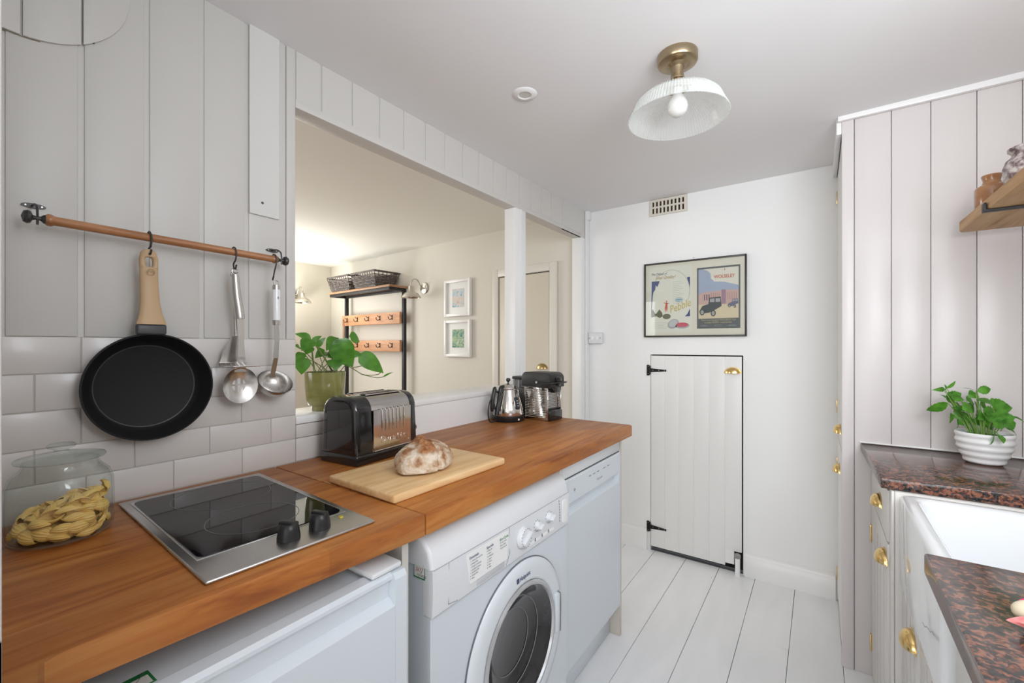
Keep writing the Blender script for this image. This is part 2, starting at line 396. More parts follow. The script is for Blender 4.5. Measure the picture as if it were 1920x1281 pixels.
# window frames in the openings
def window(name,c,w,h,axis):
    bm=B(); f=.04
    def q(a0,a1,z0,z1):
        if axis=='x': box(bm,c[0]+a0,c[0]+a1,c[1]-.02,c[1]+.02,c[2]+z0,c[2]+z1,.003)
        else: box(bm,c[0]-.02,c[0]+.02,c[1]+a0,c[1]+a1,c[2]+z0,c[2]+z1,.003)
    q(-w/2,-w/2+f,-h/2,h/2); q(w/2-f,w/2,-h/2,h/2); q(-w/2+f,w/2-f,-h/2,-h/2+f); q(-w/2+f,w/2-f,h/2-f,h/2); q(-.015,.015,-h/2+f,h/2-f)
    struct(name,bm,GLOSSW)
window('window_1',(1.955,.35,1.705),1.2,.71,'y'); window('window_2',(.9,-2.0,1.35),1.5,1.3,'x')  # unseen windows added to hold the side and rear fill lamps
window('window_3',(-3.25,1.375,1.5),1.25,1.0,'y'); window('window_4',(-1.8,-2.0,1.35),1.8,1.3,'x')
# boarded wall on the right
bm=B(); YB=2.12
box(bm,1.338,1.88,YB+.006,YB+.025,0,2.13)
e=[1.357,1.464,1.570,1.684,1.788,1.88]
for a,b in zip(e,e[1:]): box(bm,a+.0009,b-.0009,YB-.004,YB+.008,0,2.108,.0016)
box(bm,1.318,1.3555,YB-.007,YB+.012,0,2.108,.003); wbo=struct('wall_boarded',bm,BOARD2)
bm=B(); box(bm,1.306,1.88,YB-.024,YB-.0045,2.099,2.125,.002); struct('trim_1',bm,GLOSSW,label='white batten along the top of the boarded wall')
bm=B(); box(bm,1.302,1.318,YB-.0035,2.652,2.055,2.125,.002); struct('trim_2',bm,GLOSSW,label='white board closing the top of the tall cupboard')
bm=B(); box(bm,1.372,1.88,YB-.012,YB-.0045,.8705,.876,.002); struct('trim_3',bm,GLOSSW,label='white sealant bead along the back of the granite')
# baseboards
def base(name,x0,x1):
    bm=B(); prism(bm,[(2.6525,0),(2.636,0),(2.636,.088),(2.640,.094),(2.640,.106),(2.646,.118),(2.6525,.122)],x0,x1,'x'); struct(name,bm,GLOSSW)
base('baseboard_left',.013,.392); base('baseboard_right',.918,1.313)
# ------------------------------------------------------------------ cupboard door in back wall
bm=B(); n=6; w=(.905-.4165)/n
for i in range(n):
    a=.4165+w*i; pts_b=.03+.018*i/n
    z0=.030 if i<n-1 else .118
    box(bm,a+.0001,a+w-.0001,2.643,2.662,z0,1.176,.0008)
box(bm,.4165+w*(n-1),.868,2.6435,2.662,.045,.118,.0005,1)
d1=struct('door_1',bm,mat('door_white_paint',(.82,.815,.80),.36,bump=((160,160,14),.08,4)),label='small white boarded cupboard door')
def tee_hinge(z,par,mirror=1):
    bm=B(); box(bm,.392,.4085,2.640,2.6425,z-.032,z+.032,.001,1)
    prism(bm,[(.4125,z-.012),(.4125,z+.012),(.497,z+.005),(.507,z+.006),(.507,z-.006),(.497,z-.005)],2.6385,2.6415,'y')
    lathe(bm,[(0,-.026),(.004,-.026),(.004,.026),(0,.026)],10,T((.4105,2.640,z)))
    h=obj('tee_hinge',bm,mat('black_iron',(.018,.018,.018),.4,.6),par)
    bm=B()
    for x,zz in ((.400,z-.022),(.400,z+.022),(.43,z),(.465,z),(.497,z)): lathe(bm,[(0,.0045),(.002,.004),(.003,.0015)],8,T((x,2.6415,zz))@RX(PI/2))
    obj('hinge_screw',bm,STEEL,h)
tee_hinge(1.088,d1); tee_hinge(.145,d1)
def cup_handle(M,par,w=.085,h=.032,d=.026,m=BRASS,name='cup_handle',world=False):
    """half-shell cup pull; local x width, z up, opening downward, projecting along -y"""
    bm=B(); nu,nv=20,8; rows_=[]
    for sgn,off in ((1,0),(.9,0)):
        ring=[]
        for j in range(nv+1):
            ph=PI/2*j/nv; row=[]
            for i in range(nu+1):
                th=PI*i/nu
                row.append(bm.verts.new((w/2*sgn*math.cos(th)*math.cos(ph)*1.0,-d*sgn*math.sin(th)**.8*math.cos(ph)**.7 if math.sin(th)>0 else 0,h*sgn*math.sin(ph) )))
            ring.append(row)
        rows_.append(ring)
    for ring in rows_:
        for j in range(nv):
            for i in range(nu):
                try: bm.faces.new((ring[j][i],ring[j][i+1],ring[j+1][i+1],ring[j+1][i]))
                except ValueError: pass
    for i in range(nu): bm.faces.new((rows_[0][0][i],rows_[1][0][i],rows_[1][0][i+1],rows_[0][0][i+1]))
    pts=[(w/2*1.12*math.cos(PI*i/16),h*1.15*math.sin(PI*i/16)-.002) for i in range(17)]
    prism(bm,pts,-.0022,0,'y')
    bmesh.ops.remove_doubles(bm,verts=bm.verts,dist=.0002)
    for v in bm.verts: v.co=M@v.co
    return obj(name,bm,m,par,world)
cup_handle(T((.862,2.6425,1.087)),d1,.078,.030)
bm=B(); box(bm,.873,.903,2.636,2.66,0,.114,.002); o=obj('x',bm,GLOSSW) ; bpy.data.objects.remove(o)
pp=thing('waste_pipe','short white-painted pipe stub at bottom corner of small door','pipe',(.888,2.622,0))
bm=B(); lathe(bm,[(0,0),(.0125,0),(.0125,.095),(0,.095)],20); obj('pipe',bm,GLOSSW,pp)
bm=B(); lathe(bm,[(0,.095),(.015,.095),(.0155,.112),(.013,.116),(0,.116)],8); obj('cap',bm,mat('grey_metal',(.35,.35,.34),.4,.8),pp)
# ------------------------------------------------------------------ vent
v=thing('air_vent','off-white slotted air vent high on the white back wall','vent',(.516,2.653,2.015))
bm=B(); W2,H2=.108,.096
box(bm,-W2,W2,-.010,-.001,0,H2,.001)   # solid plate, slots added dark below
bmv=B()
def vent_plate():
    bm=B(); xs=[-.086+.0215*i for i in range(9)]
    z1,z2,z3,z4=.012,.044,.054,.082
    box(bm,-W2,W2,-.010,-.001,0,z1,.0005,1); box(bm,-W2,W2,-.010,-.001,z2,z3,.0005,1); box(bm,-W2,W2,-.010,-.001,z4,H2-.0,.0005,1)
    e=[-W2]+[c for x in xs for c in (x-.0055,x+.0055)]+[W2]
    for a,b in zip(e[::2],e[1::2]):
        box(bm,a,b,-.0098,-.0012,z1,z2); box(bm,a,b,-.0098,-.0012,z3,z4)
    return bm
bm.free(); bmv.free()
obj('slotted_plate',vent_plate(),mat('vent_paint',(.70,.66,.58),.5,bump=((60,60,60),.3,3)),v)
bm=B(); box(bm,-W2+.004,W2-.004,-.0011,-.0002,.004,H2-.004); obj('vent_back',bm,mat('vent_slot_shade',(.045,.022,.01),.95),v)  # near-black sheet paints the shade inside the slots
# ------------------------------------------------------------------ light switch
s=thing('light_switch','white two-gang light switch on the white wall beside the opening','switch',(.062,2.652,1.285))
bm=B(); box(bm,-.047,.047,-.034,0,-.036,.036,.006,3); obj('back_box',bm,APPL2,s)
for dx in (-.016,.016):
    bm=B(); box(bm,dx-.011,dx+.011,-.0385,-.034,-.012,.012,.002); obj('rocker',bm,GLOSSW,s)
for dx in (-.037,.037):
    bm=B(); lathe(bm,[(0,.0355),(.003,.0355),(.0034,.033)],12,RX(PI/2)@T((dx,0,0))); obj('screw',bm,GREYP,s)
# ------------------------------------------------------------------ framed prints (poster)
pf=thing('picture_frame','thin black frame holding two vintage advertisements above the small door','picture',(.655,2.6525,1.287))
PX=.655; PZ=1.287
def pb(x0,x1,z0,z1,y,name,m,par,th=.0006):
    bm=B(); box(bm,x0-PX,x1-PX,y-2.6525,y+th-2.6525,z0-PZ,z1-PZ); return obj(name,bm,m,par,flat=True)
bm=B()
for a in ((.379,.387,1.287,1.728),(.922,.930,1.287,1.728),(.387,.922,1.287,1.296),(.387,.922,1.719,1.728)):
    box(bm,a[0]-PX,a[1]-PX,-.024,-.001,a[2]-PZ,a[3]-PZ,.0015)
obj('frame',bm,mat('black_frame',(.03,.025,.02),.35),pf)
mt=pb(.385,.924,1.293,1.722,2.640,'mount',mat('cream_mount',(.79,.73,.63),.6),pf)
YP=2.6392-2.6525
def poly(name,pts,m,par,layer=0,th=.0003):
    bm=B(); prism(bm,[(x-PX,z-PZ) for x,z in pts],YP-.0004*layer,YP-.0004*layer+th,'y'); return obj(name,bm,m,par,flat=True)
def disc2(cx,cz,rx,rz,n=20,rot=0):
    return [(cx+rx*math.cos(2*PI*i/n)*math.cos(rot)-rz*math.sin(2*PI*i/n)*math.sin(rot),cz+rx*math.cos(2*PI*i/n)*math.sin(rot)+rz*math.sin(2*PI*i/n)*math.cos(rot)) for i in range(n)]
c=lambda n,r,g,b: mat('print_'+n,(r,g,b),.6)
# left advertisement
la=poly('left_print',[(.408,1.315),(.652,1.315),(.652,1.702),(.408,1.702)],c('paper',.80,.77,.69),pf,0)
poly('panel',[(.419,1.395),(.422,1.62),(.470,1.62),(.462,1.60),(.455,1.585),(.447,1.598),(.443,1.57),(.432,1.555),(.428,1.53),(.425,1.48)],c('navy',.03,.05,.20),la,1)
poly('panel',[(.625,1.63),(.641,1.632),(.641,1.56),(.634,1.59)],c('navy',.03,.05,.20),la,1)
poly('panel',[(.641,1.405),(.613,1.405),(.628,1.42),(.641,1.45)],c('navy',.03,.05,.20),la,1)
bm=B(); tube(bm,[(.535-PX+.105*math.cos(R(a)),YP-.001,1.555-PZ+.125*math.sin(R(a))) for a in range(-35,150,8)],.0009,5); obj('arch_line',bm,c('line',.45,.45,.36),la)
rr_=random.Random(2)
pts=[(.421,1.405)]+[(.421+.008*i,1.437+.012*math.sin(i*1.3)+rr_.uniform(-.004,.006)) for i in range(9)]+[(.487,1.41),(.47,1.400),(.45,1.412)]
poly('shrub',pts,c('bush',.10,.11,.05),la,2)
poly('shrub',disc2(.51,1.408,.024,.016,12),c('bush2',.14,.14,.07),la,2)
for q in ([(.50,1.46),(.506,1.49),(.514,1.49),(.516,1.46),(.512,1.43),(.508,1.455),(.504,1.428)],[(.494,1.487),(.524,1.482),(.524,1.486),(.494,1.491)]): poly('dancer',q,c('red',.65,.10,.04),la,2)
poly('dancer',disc2(.510,1.497,.004,.005,10),c('red',.65,.10,.04),la,2)
poly('compact',disc2(.548,1.363,.034,.026,20,.5),c('silver',.42,.40,.44),la,2); poly('compact',disc2(.548,1.366,.026,.019,20,.5),c('silver2',.56,.55,.58),la,3)
poly('compact',disc2(.598,1.352,.040,.017,22,0),c('silver',.42,.40,.44),la,2); poly('compact',disc2(.598,1.357,.034,.013,22,0),c('rouge',.62,.09,.14),la,3)
FXP=lambda x,z,l: face((x-PX,YP-.0004*l,z-PZ),(1,0,0),(0,0,1))
text('lettering','The Debut of',.021,FXP(.418,1.655,3),c('ink',.12,.15,.20),la,sx=.8,shear=.3)
text('lettering','Snap Quality!',.025,FXP(.445,1.632,3),c('gold_ink',.50,.30,.09),la,sx=.85,shear=.3)
text('lettering','Pebble',.062,FXP(.530,1.425,4)@RZ(.33),c('gold',.62,.46,.10),la,sx=.75,shear=.4)
for i in range(13):
    w=.05+.012*math.sin(i*2.1); poly('text_line',[(.545,1.607-.0105*i),(.545+w,1.609-.0105*i),(.545+w,1.611-.0105*i),(.545,1.609-.0105*i)],c('faint',.52,.54,.52),la,2)
for i in range(5): poly('text_line',[(.43,1.372-.009*i),(.52-.012*(i%3),1.372-.009*i),(.52-.012*(i%3),1.3735-.009*i),(.43,1.3735-.009*i)],c('faint',.52,.54,.52),la,2)
poly('sky_patch',disc2(.580,1.503,.022,.013,12),c('pale_blue',.46,.60,.66),la,2)
# right advertisement
ra=poly('right_print',[(.679,1.332),(.899,1.332),(.899,1.676),(.679,1.676)],c('slate',.09,.10,.11),pf,0)
poly('sky',[(.687,1.50),(.891,1.50),(.891,1.666),(.687,1.666)],c('lilac_sky',.38,.43,.58),ra,1)
poly('cloud',[(.712,1.666),(.891,1.666),(.891,1.565),(.86,1.575),(.82,1.588),(.77,1.592),(.752,1.612),(.75,1.64),(.735,1.655)],c('cloud',.80,.74,.66),ra,2)
poly('ground',[(.687,1.388),(.891,1.388),(.891,1.50),(.687,1.50)],c('sand',.74,.60,.42),ra,1)
poly('building',[(.687,1.468),(.891,1.462),(.891,1.54),(.84,1.543),(.80,1.540),(.72,1.536),(.705,1.534),(.687,1.523)],c('pink_stone',.62,.40,.36),ra,2)
poly('building',[(.806,1.468),(.828,1.468),(.828,1.545),(.806,1.545)],c('mauve',.36,.20,.28),ra,3)
for i in range(3): poly('window_mark',[(.716+.012*i,1.49),(.722+.012*i,1.49),(.722+.012*i,1.523),(.716+.012*i,1.523)],c('plum',.22,.10,.18),ra,3)
for i in range(13):
    x=.752+.0105*i
    if .80<x<.83: continue
    poly('window_mark',[(x,1.49),(x+.004,1.49),(x+.004,1.53),(x,1.53)],c('rose',.50,.27,.25),ra,3)
def motor(x,z,s,m):
    poly('car_print',[(x,z),(x+.02*s,z+.035*s),(x+.055*s,z+.045*s),(x+.06*s,z+.085*s),(x+.125*s,z+.088*s),(x+.13*s,z+.03*s),(x+.10*s,z+.012*s),(x+.06*s,z-.008*s),(x+.02*s,z-.012*s)],m,ra,4)
    poly('car_print',[(x+.064*s,z+.056*s),(x+.064*s,z+.078*s),(x+.09*s,z+.079*s),(x+.09*s,z+.056*s)],c('lilac',.42,.38,.44),ra,5)
    poly('car_print',[(x+.096*s,z+.056*s),(x+.096*s,z+.079*s),(x+.122*s,z+.079*s),(x+.122*s,z+.056*s)],c('lilac',.42,.38,.44),ra,5)
    for a,b in ((.012,-.004),(.076,-.012)):
        poly('car_print',disc2(x+a*s+.006,z+b*s,.015*s,.02*s,14),c('tyre',.05,.05,.06),ra,5); poly('car_print',disc2(x+a*s+.006,z+b*s,.009*s,.013*s,12),c('spoke',.40,.38,.36),ra,6)
motor(.690,1.428,.9,c('car_black',.04,.05,.06)); motor(.835,1.455,.42,c('car_blue',.12,.13,.22))
text('lettering','WOLSELEY',.026,FXP(.768,1.610,4),c('red_ink',.62,.12,.05),ra,sx=.82,bevel=.0004)
text('lettering','There is a standard WOLSELEY Car',.0150,FXP(.789,1.374,4),c('yellow_ink',.55,.46,.26),ra,sx=.80,align='CENTER')
text('lettering','to meet EVERY requirement',.0150,FXP(.789,1.361,4),c('yellow_ink',.55,.46,.26),ra,sx=.80,align='CENTER')
for x in (.715,.789,.86):
    for z in (.0,.005): poly('text_line',[(x-.018,1.345+z),(x+.018,1.345+z),(x+.018,1.3465+z),(x-.018,1.3465+z)],c('pale_ink',.32,.33,.33),ra,2)
poly('emblem',[(.822,1.650),(.825,1.656),(.822,1.662),(.819,1.656)],c('emblem',.35,.15,.12),ra,4)
pb(.387,.922,1.296,1.719,2.6325,'glass',glassmat('picture_glass',(.8,.8,.8),.02,.02),pf,.0008)
# nail above frame
bm=B(); tube(bm,[(.66,2.652,1.738),(.66,2.640,1.740)],.0015,6); tag(obj('nail',bm,STEEL),'small nail in the wall just above the black picture frame','nail')
# ------------------------------------------------------------------ tall cupboard (side of the passage)
tc=thing('tall_cupboard','tall cream cupboard with brass cup pulls facing the small door','cupboard',(1.325,2.135,0))
def tb(x0,x1,y0,y1,z0,z1,name,m,par,bev=.002):
    bm=B(); box(bm,x0,x1,y0,y1,z0,z1,bev); return obj(name,bm,m,par,True)
tb(1.329,1.87,2.147,2.650,0,2.05,'body',CUPB,tc)
du=tb(1.319,1.3285,2.16,2.632,.83,2.04,'door',CUPB,tc); dl=tb(1.319,1.3285,2.16,2.632,.06,.815,'door',CUPB,tc)
ML=lambda x,y,z: T((x,y,z))@RZ(-PI/2)
def wpull(par,x,y,z,**k):
    return cup_handle(ML(x,y,z),par,world=True,**k)
wpull(du,1.3185,2.223,.885,w=.08); wpull(dl,1.3185,2.34,.70,w=.08)
for z in (1.95,.945,.667,.14):
    par=du if z>.8 else dl
    tb(1.3155,1.3188,2.625,2.640,z-.03,z+.03,'hinge',BRASS,par,.0005)
# ------------------------------------------------------------------ base cabinet right, granite, sink
cb_=thing('base_cabinet','cream base cabinet with drawer over door under the far granite worktop','cabinet',(1.41,1.85,0))
tb(1.417,1.875,1.585,2.112,.0,.838,'body',CUPB,cb_)
tb(1.4095,1.4165,1.585,1.622,.0,.838,'stile',CUPB,cb_); tb(1.4095,1.4165,2.078,2.112,.0,.838,'stile',CUPB,cb_)
dr=tb(1.405,1.4163,1.627,2.073,.682,.828,'drawer',CUPB,cb_)
dd=tb(1.405,1.4163,1.627,2.073,.07,.675,'door',CUPB,cb_)
bm=B()
for i in range(4): box(bm,1.4035,1.4048,1.70+.085*i,1.704+.085*i,.10,.62)
obj('bead',bm,BOARD2,dd,True)
wpull(dr,1.4045,1.80,.738,w=.085); wpull(dd,1.4045,1.665,.615,w=.085)
for z in (.55,.15): tb(1.400,1.4048,2.066,2.078,z-.03,z+.03,'hinge',BRASS,dd,.0005)
GR=None
def granite():
    m=bpy.data.materials.new('brown_granite'); m.use_nodes=True; nt=m.node_tree; b=nt.nodes['Principled BSDF']
    b.inputs['Roughness'].default_value=.13; b.inputs['Coat Weight'].default_value=.0
    tc_=nt.nodes.new('ShaderNodeTexCoord')
    def nz(sc,det,dist=0,off=0):
        mp=nt.nodes.new('ShaderNodeMapping'); mp.inputs['Location'].default_value=(off,off,off); nt.links.new(tc_.outputs['Object'],mp.inputs[0])
        n=nt.nodes.new('ShaderNodeTexNoise'); n.inputs['Scale'].default_value=sc; n.inputs['Detail'].default_value=det; n.inputs['Distortion'].default_value=dist
        nt.links.new(mp.outputs[0],n.inputs['Vector']); return n
    def ramp(n,st):
        r=nt.nodes.new('ShaderNodeValToRGB'); e=r.color_ramp.elements
        e[0].position=st[0][0]; e[0].color=(*st[0][1],1); e[1].position=st[-1][0]; e[1].color=(*st[-1][1],1)
        for p,c_ in st[1:-1]: k=e.new(p); k.color=(*c_,1)
        nt.links.new(n.outputs[0],r.inputs[0]); return r
    a=ramp(nz(95,6,.8),[(.40,(.012,.013,.014)),(.48,(.05,.032,.026)),(.54,(.20,.068,.040)),(.63,(.31,.13,.08)),(.74,(.20,.09,.06))])
    g=ramp(nz(150,3,0,3),[(.55,(0,0,0)),(.66,(1,1,1))])
    mx=nt.nodes.new('ShaderNodeMix'); mx.data_type='RGBA'; nt.links.new(g.outputs[0],mx.inputs[0]); nt.links.new(a.outputs[0],mx.inputs[6]); mx.inputs[7].default_value=(.045,.05,.052,1)
    nt.links.new(mx.outputs[2],b.inputs['Base Color']); return m
GR=granite()
bm=B(); prism(bm,[(1.375,2.111),(1.388,1.594),(1.878,1.594),(1.878,2.111)],.840,.870,'z',bev=.003)
tag(obj('granite_worktop',bm,GR),'far brown granite worktop slab carrying the potted herb','worktop')
bm=B(); prism(bm,[(1.400,1.062),(1.392,.30),(1.389,-.35),(1.878,-.35),(1.878,1.062)],.832,.870,'z',bev=.004)
tag(obj('granite_worktop',bm,GR),'near brown granite worktop slab with the magenta flower on it','worktop')
# Belfast sink
sk=thing('belfast_sink','white ceramic butler sink set between the two granite slabs','sink',(1.64,1.32,.60))
CER=mat('white_ceramic',(.86,.88,.90),.08,coat=.5)
bm=B(); x0,x1,y0,y1,z0,z1=1.425,1.865,1.085,1.578,.60,.8375; t=.034
rings=[]
def rr4(x0,x1,y0,y1,r,z,n=5):
    out=[]
    for cx,cy,a0 in ((x1-r,y1-r,0),(x0+r,y1-r,90),(x0+r,y0+r,180),(x1-r,y0+r,270)):
        for i in range(n+1): a=R(a0+90*i/n); out.append((cx+r*math.cos(a),cy+r*math.sin(a),z))
    return out
prof=[(0,.01,z0),(0,.012,z1-.012),(.004,.014,z1-.003),(.012,.02,z1),(t-.010,.03,z1),(t-.002,.03,z1-.004),(t+.002,.03,z1-.014),(t+.010,.035,z0+.05),(t+.03,.04,z0+.03),(t+.09,.05,z0+.025)]
prev=None
for ins,r,z in prof:
    ring=[bm.verts.new(p) for p in rr4(x0+ins,x1-ins,y0+ins,y1-ins,max(r,.004),z)]
    if prev:
        for i in range(len(ring)): bm.faces.new((prev[i],prev[(i+1)%len(ring)],ring[(i+1)%len(ring)],ring[i]))
    else: bm.faces.new(ring[::-1])
    prev=ring
bm.faces.new(prev); obj('basin',bm,CER,sk,True,angle=50)
bm=B(); tube(bm,[(1.4248,1.262-.018*i,.650+.003*math.sin(i*2.3)+.006*i) for i in range(8)],.0005,5); obj('glaze_crack',bm,mat('crack_grey',(.35,.36,.37),.8),sk,True)
uc=thing('sink_cabinet','cream cabinet with boarded doors beneath the white sink','cabinet',(1.64,1.32,0))
tb(1.442,1.875,1.068,1.583,0,.598,'body',CUPB,uc)
for y0,y1,hy in ((1.33,1.575,1.40),(1.075,1.322,1.15)):
    q=tb(1.431,1.4415,y0,y1,.06,.592,'door',CUPB,uc)
    bm=B()
    for i in range(3): box(bm,1.4297,1.4308,y0+.06+.055*i,y0+.064+.055*i,.08,.57)
    obj('bead',bm,BOARD2,q,True)
    if hy==1.40: wpull(q,1.4305,1.405,.525,w=.085)
nc=thing('base_cabinet','cream base cabinet under the near granite worktop slab','cabinet',(1.64,.35,0))
tb(1.45,1.875,-.34,1.06,0,.829,'body',CUPB,nc)
tb(1.439,1.4495,.62,1.05,.06,.82,'door',CUPB,nc); tb(1.439,1.4495,.16,.60,.06,.82,'door',CUPB,nc)
# ------------------------------------------------------------------ wooden worktops
bm=B(); prism(bm,[(.0018,.063),(.5565,.063),(.600,.6205),(.0018,.6205)],.855,.900,'z',bev=.004)
tag(obj('wooden_worktop',bm,IRON),'reddish brown wooden worktop section holding the hob and pasta jar','worktop')
bm=B(); prism(bm,[(.0018,.6222),(.600,.6222),(.600,1.806),(.588,1.819),(.0018,1.819)],.855,.900,'z',bev=.004)
tag(obj('wooden_worktop',bm,IRON),'long brown wooden worktop section holding toaster, bread and kettle','worktop')
# scratches in the worktop front edge
# ------------------------------------------------------------------ hob
hb=thing('electric_hob','two-zone black ceramic hob in a stainless steel tray','hob',(.295,.407,.900),R(-2.6))
bm=B(); hx,hy=.2525,.1395
box(bm,-hx,hx,-hy,hy,.0003,.0065,.003,3); obj('steel_tray',bm,STEEL,hb)
bm=B(); gx0,gx1,gy0,gy1=-.222,.168,-.122,.122
box(bm,gx0-.004,gx1+.004,gy0-.004,gy1+.004,.0066,.0078,.0005,1); obj('glass_rim',bm,mat('rim_light',(.65,.65,.65),.3,.9),hb)
bm=B(); prism(bm,[(p[0],p[1]) for p in rr4(gx0,gx1,gy0,gy1,.014,0)],.0079,.0092,'z'); obj('glass_plate',bm,mat('hob_glass',(.004,.004,.005),.03,spec=.22),hb)
for cx,cy,r_ in ((-.125,.012,.092),(.062,.0,.078)):
    bm=B(); lathe(bm,[(r_-.0007,.0093),(r_+.0007,.0093),(r_+.0007,.0095),(r_-.0007,.0095)],64,T((cx,cy,0)),closed=True); obj('heating_zone',bm,mat('zone_grey',(.10,.10,.105),.3),hb)
def knob(cx,cy,a):
    bm=B(); M=T((cx,cy,.0066))@RZ(a)
    lathe(bm,[(0,0),(.0185,0),(.0185,.006),(.0165,.018),(.0145,.025),(.012,.027),(0,.027)],28,M)
    box(bm,-.0165,.0165,-.0055,.0055,.006,.031,.003,2,M=M)
    obj('control_knob',bm,BLACK,hb)
knob(.206,-.002,.5); knob(.204,.055,.35)
bm=B(); lathe(bm,[(0,.009),(.004,.009),(.0045,.0066)],16,T((.19,.105,0))); obj('pilot_lamp',bm,mat('amber',(.55,.42,.05),.3),hb)
# ------------------------------------------------------------------ pasta jar
jc=(.140,.178,.900)
GLS=glassmat('clear_glass',(.30,.36,.34),.0,.02)
jr=thing('glass_jar','round clear glass storage jar with lid, half full of pasta','jar',jc)
bm=B(); outer=[(0,.0005),(.058,.0005),(.066,.004),(.0695,.012),(.0705,.05),(.0695,.085),(.064,.098),(.054,.106),(.049,.112),(.050,.117)]
lathe(bm,[(a_,b_ if b_<.05 else .05+(b_-.05)*1.27) for a_,b_ in outer+[(.047,.117),(.0465,.112),(.0515,.104),(.0615,.096),(.067,.084),(.068,.05),(.067,.013),(.064,.008),(.056,.005),(0,.005)]],56); obj('jar_body',bm,GLS,jr,angle=60)
bm=B(); lathe(bm,[(0,.138),(.050,.1365),(.058,.1370),(.0595,.1395),(.058,.142),(.040,.1455),(.018,.148),(.011,.149),(.009,.152),(.011,.155),(.0185,.158),(.0195,.1615),(.016,.1645),(0,.1655)],56); obj('jar_lid',bm,glassmat('lid_glass',(.22,.32,.28),.08,.02),jr,angle=60)
# conchiglie shell prototype
def shell_mesh():
    bm=B(); nu,nv=72,12; L_,Wd=.030,.0108
    for side,sc in ((0,1.0),(1,.9)):
        grid=[]
        for j in range(nv+1):
            v_=j/nv; zl=(v_-.5)*L_; rad=Wd*(math.sin(PI*(.06+.88*v_)))**.65
            row=[]
            for i in range(nu+1):
                u_=i/nu; th=R(-135+270*u_)
                rb=rad*(1+.045*math.cos(th*17))*sc*(1+.12*math.cos(th))
                flare=.0022*abs(math.sin(th/2))**6
                row.append(bm.verts.new((rb*math.cos(th)*.9+flare*.0,(rb+flare)*math.sin(th)*1.12,zl+.0025*math.cos(th))))
            grid.append(row)
        for j in range(nv):
            for i in range(nu):
                f=(grid[j][i],grid[j][i+1],grid[j+1][i+1],grid[j+1][i]); bm.faces.new(f if side==0 else f[::-1])
        if side==0: g0=grid
        else:
            for j in range(nv):
                for i in (0,nu): bm.faces.new((g0[j][i],grid[j][i],grid[j+1][i],g0[j+1][i]))
            for i in range(nu):
                for j in (0,nv): bm.faces.new((g0[j][i],g0[j][i+1],grid[j][i+1],grid[j][i]))
    return bm
PASTA=mat('dry_pasta',(.90,.56,.15),.45,sss=.15,var=((90,90,90),(.93,.66,.24),.2))
sh=obj('pasta_shell',shell_mesh(),PASTA,angle=70)
tag(sh,'pale yellow dry pasta shell in the heap inside the glass jar','pasta','pasta shells heaped in the glass jar')
rp=random.Random(11); placed=[]
def top_at(x,y): # heap surface, higher towards +y
    return .053+.020*max(-1,min(1.2,(y+.3*x)/.055))
tries=0; first=True
while len(placed)<190 and tries<20000:
    tries+=1
    a=rp.uniform(0,2*PI); q=math.sqrt(rp.random())*.0545; x,y=q*math.cos(a),q*math.sin(a)
    hmax=top_at(x,y); 
    z=.0135+rp.random()*max(hmax-.012,.002)
    p=Vector((x,y,z))
    if any((p-k).length<.0152 for k in placed): continue
    placed.append(p)
for p in placed:
    o=sh if first else sh.copy()
    if not first: COL.objects.link(o)
    first=False
    o.location=Vector(jc)+p
    edge=math.hypot(p.x,p.y)/.0545
    if p.z<.02 or edge>.8:
        # lie tangentially so that nothing pokes through the glass
        tz=math.atan2(p.y,p.x)
        o.rotation_euler=(Matrix.Rotation(tz,4,'Z')@Matrix.Rotation(rp.uniform(-.35,.35),4,'X')@Matrix.Rotation(PI/2,4,'X')@Matrix.Rotation(rp.uniform(0,6.28),4,'Z')).to_euler()
    else: o.rotation_euler=(rp.uniform(0,6.28),rp.uniform(0,6.28),rp.uniform(0,6.28))
# ------------------------------------------------------------------ pot rail
pr=thing('hanging_rail','turned wooden utensil rail with dark iron end knobs on the boards','rail',(.0,.385,1.475))
RX0=.055; ry0,ry1,rz0,rz1=.170,.600,1.476,1.469
rail=Vector((RX0,ry0,rz0)); rd=(Vector((RX0,ry1,rz1))-rail); rl=rd.length; rq=rd.to_track_quat('Z','Y').to_matrix().to_4x4(); RM=T(rail)@rq
WR=woodmat('rail_wood',(.36,.15,.055),(.48,.22,.09),(.20,.07,.02),axis='y',rough=.35,grain=1.3)
bm=B(); lathe(bm,[(0,0),(.009,0),(.0112,.003),(.0115,.008),(.0095,.011),(.0088,.013),(.0088,rl-.013),(.0095,rl-.011),(.0112,rl-.008),(.011,rl-.003),(.009,rl),(0,rl)],24,RM); obj('wooden_rod',bm,WR,pr,True)
for s_,b_ in ((-1,0),(1,rl)):
    bm=B(); M=RM@T((0,0,b_))@(Matrix.Identity(4) if s_>0 else RX(PI))
    lathe(bm,[(0,.0),(.0085,.0),(.008,.002),(.004,.006),(.0035,.012),(.005,.016),(.011,.019),(.0125,.023),(.010,.028),(0,.031)],24,M); obj('end_knob',bm,IRONM,pr,True)
for y,z in ((.160,1.476),(.612,1.4695)):
    bm=B(); M=T((0,y+.002,z+.033))
    prism(bm,[(.017*math.cos(t),.0048*math.sin(t)) for t in [2*PI*i/24 for i in range(24)]],.0004,.0035,'x',M=M)
    br=obj('bracket',bm,IRONM,pr,True)
    bm=B(); tube(bm,[(.003,y,z+.033),(.030,y,z+.031),(.050,y,z+.022),(.056,y,z+.008),(.056,y,z-.012)],.0019,8,smooth=4); obj('bracket_arm',bm,IRONM,br,True)
    bm=B()
    for dy in (-.011,.011): lathe(bm,[(0,.005),(.0016,.0047),(.0022,.0036)],10,M@T((0,dy,0))@RY(PI/2))
    obj('screw',bm,STEEL,br,True)
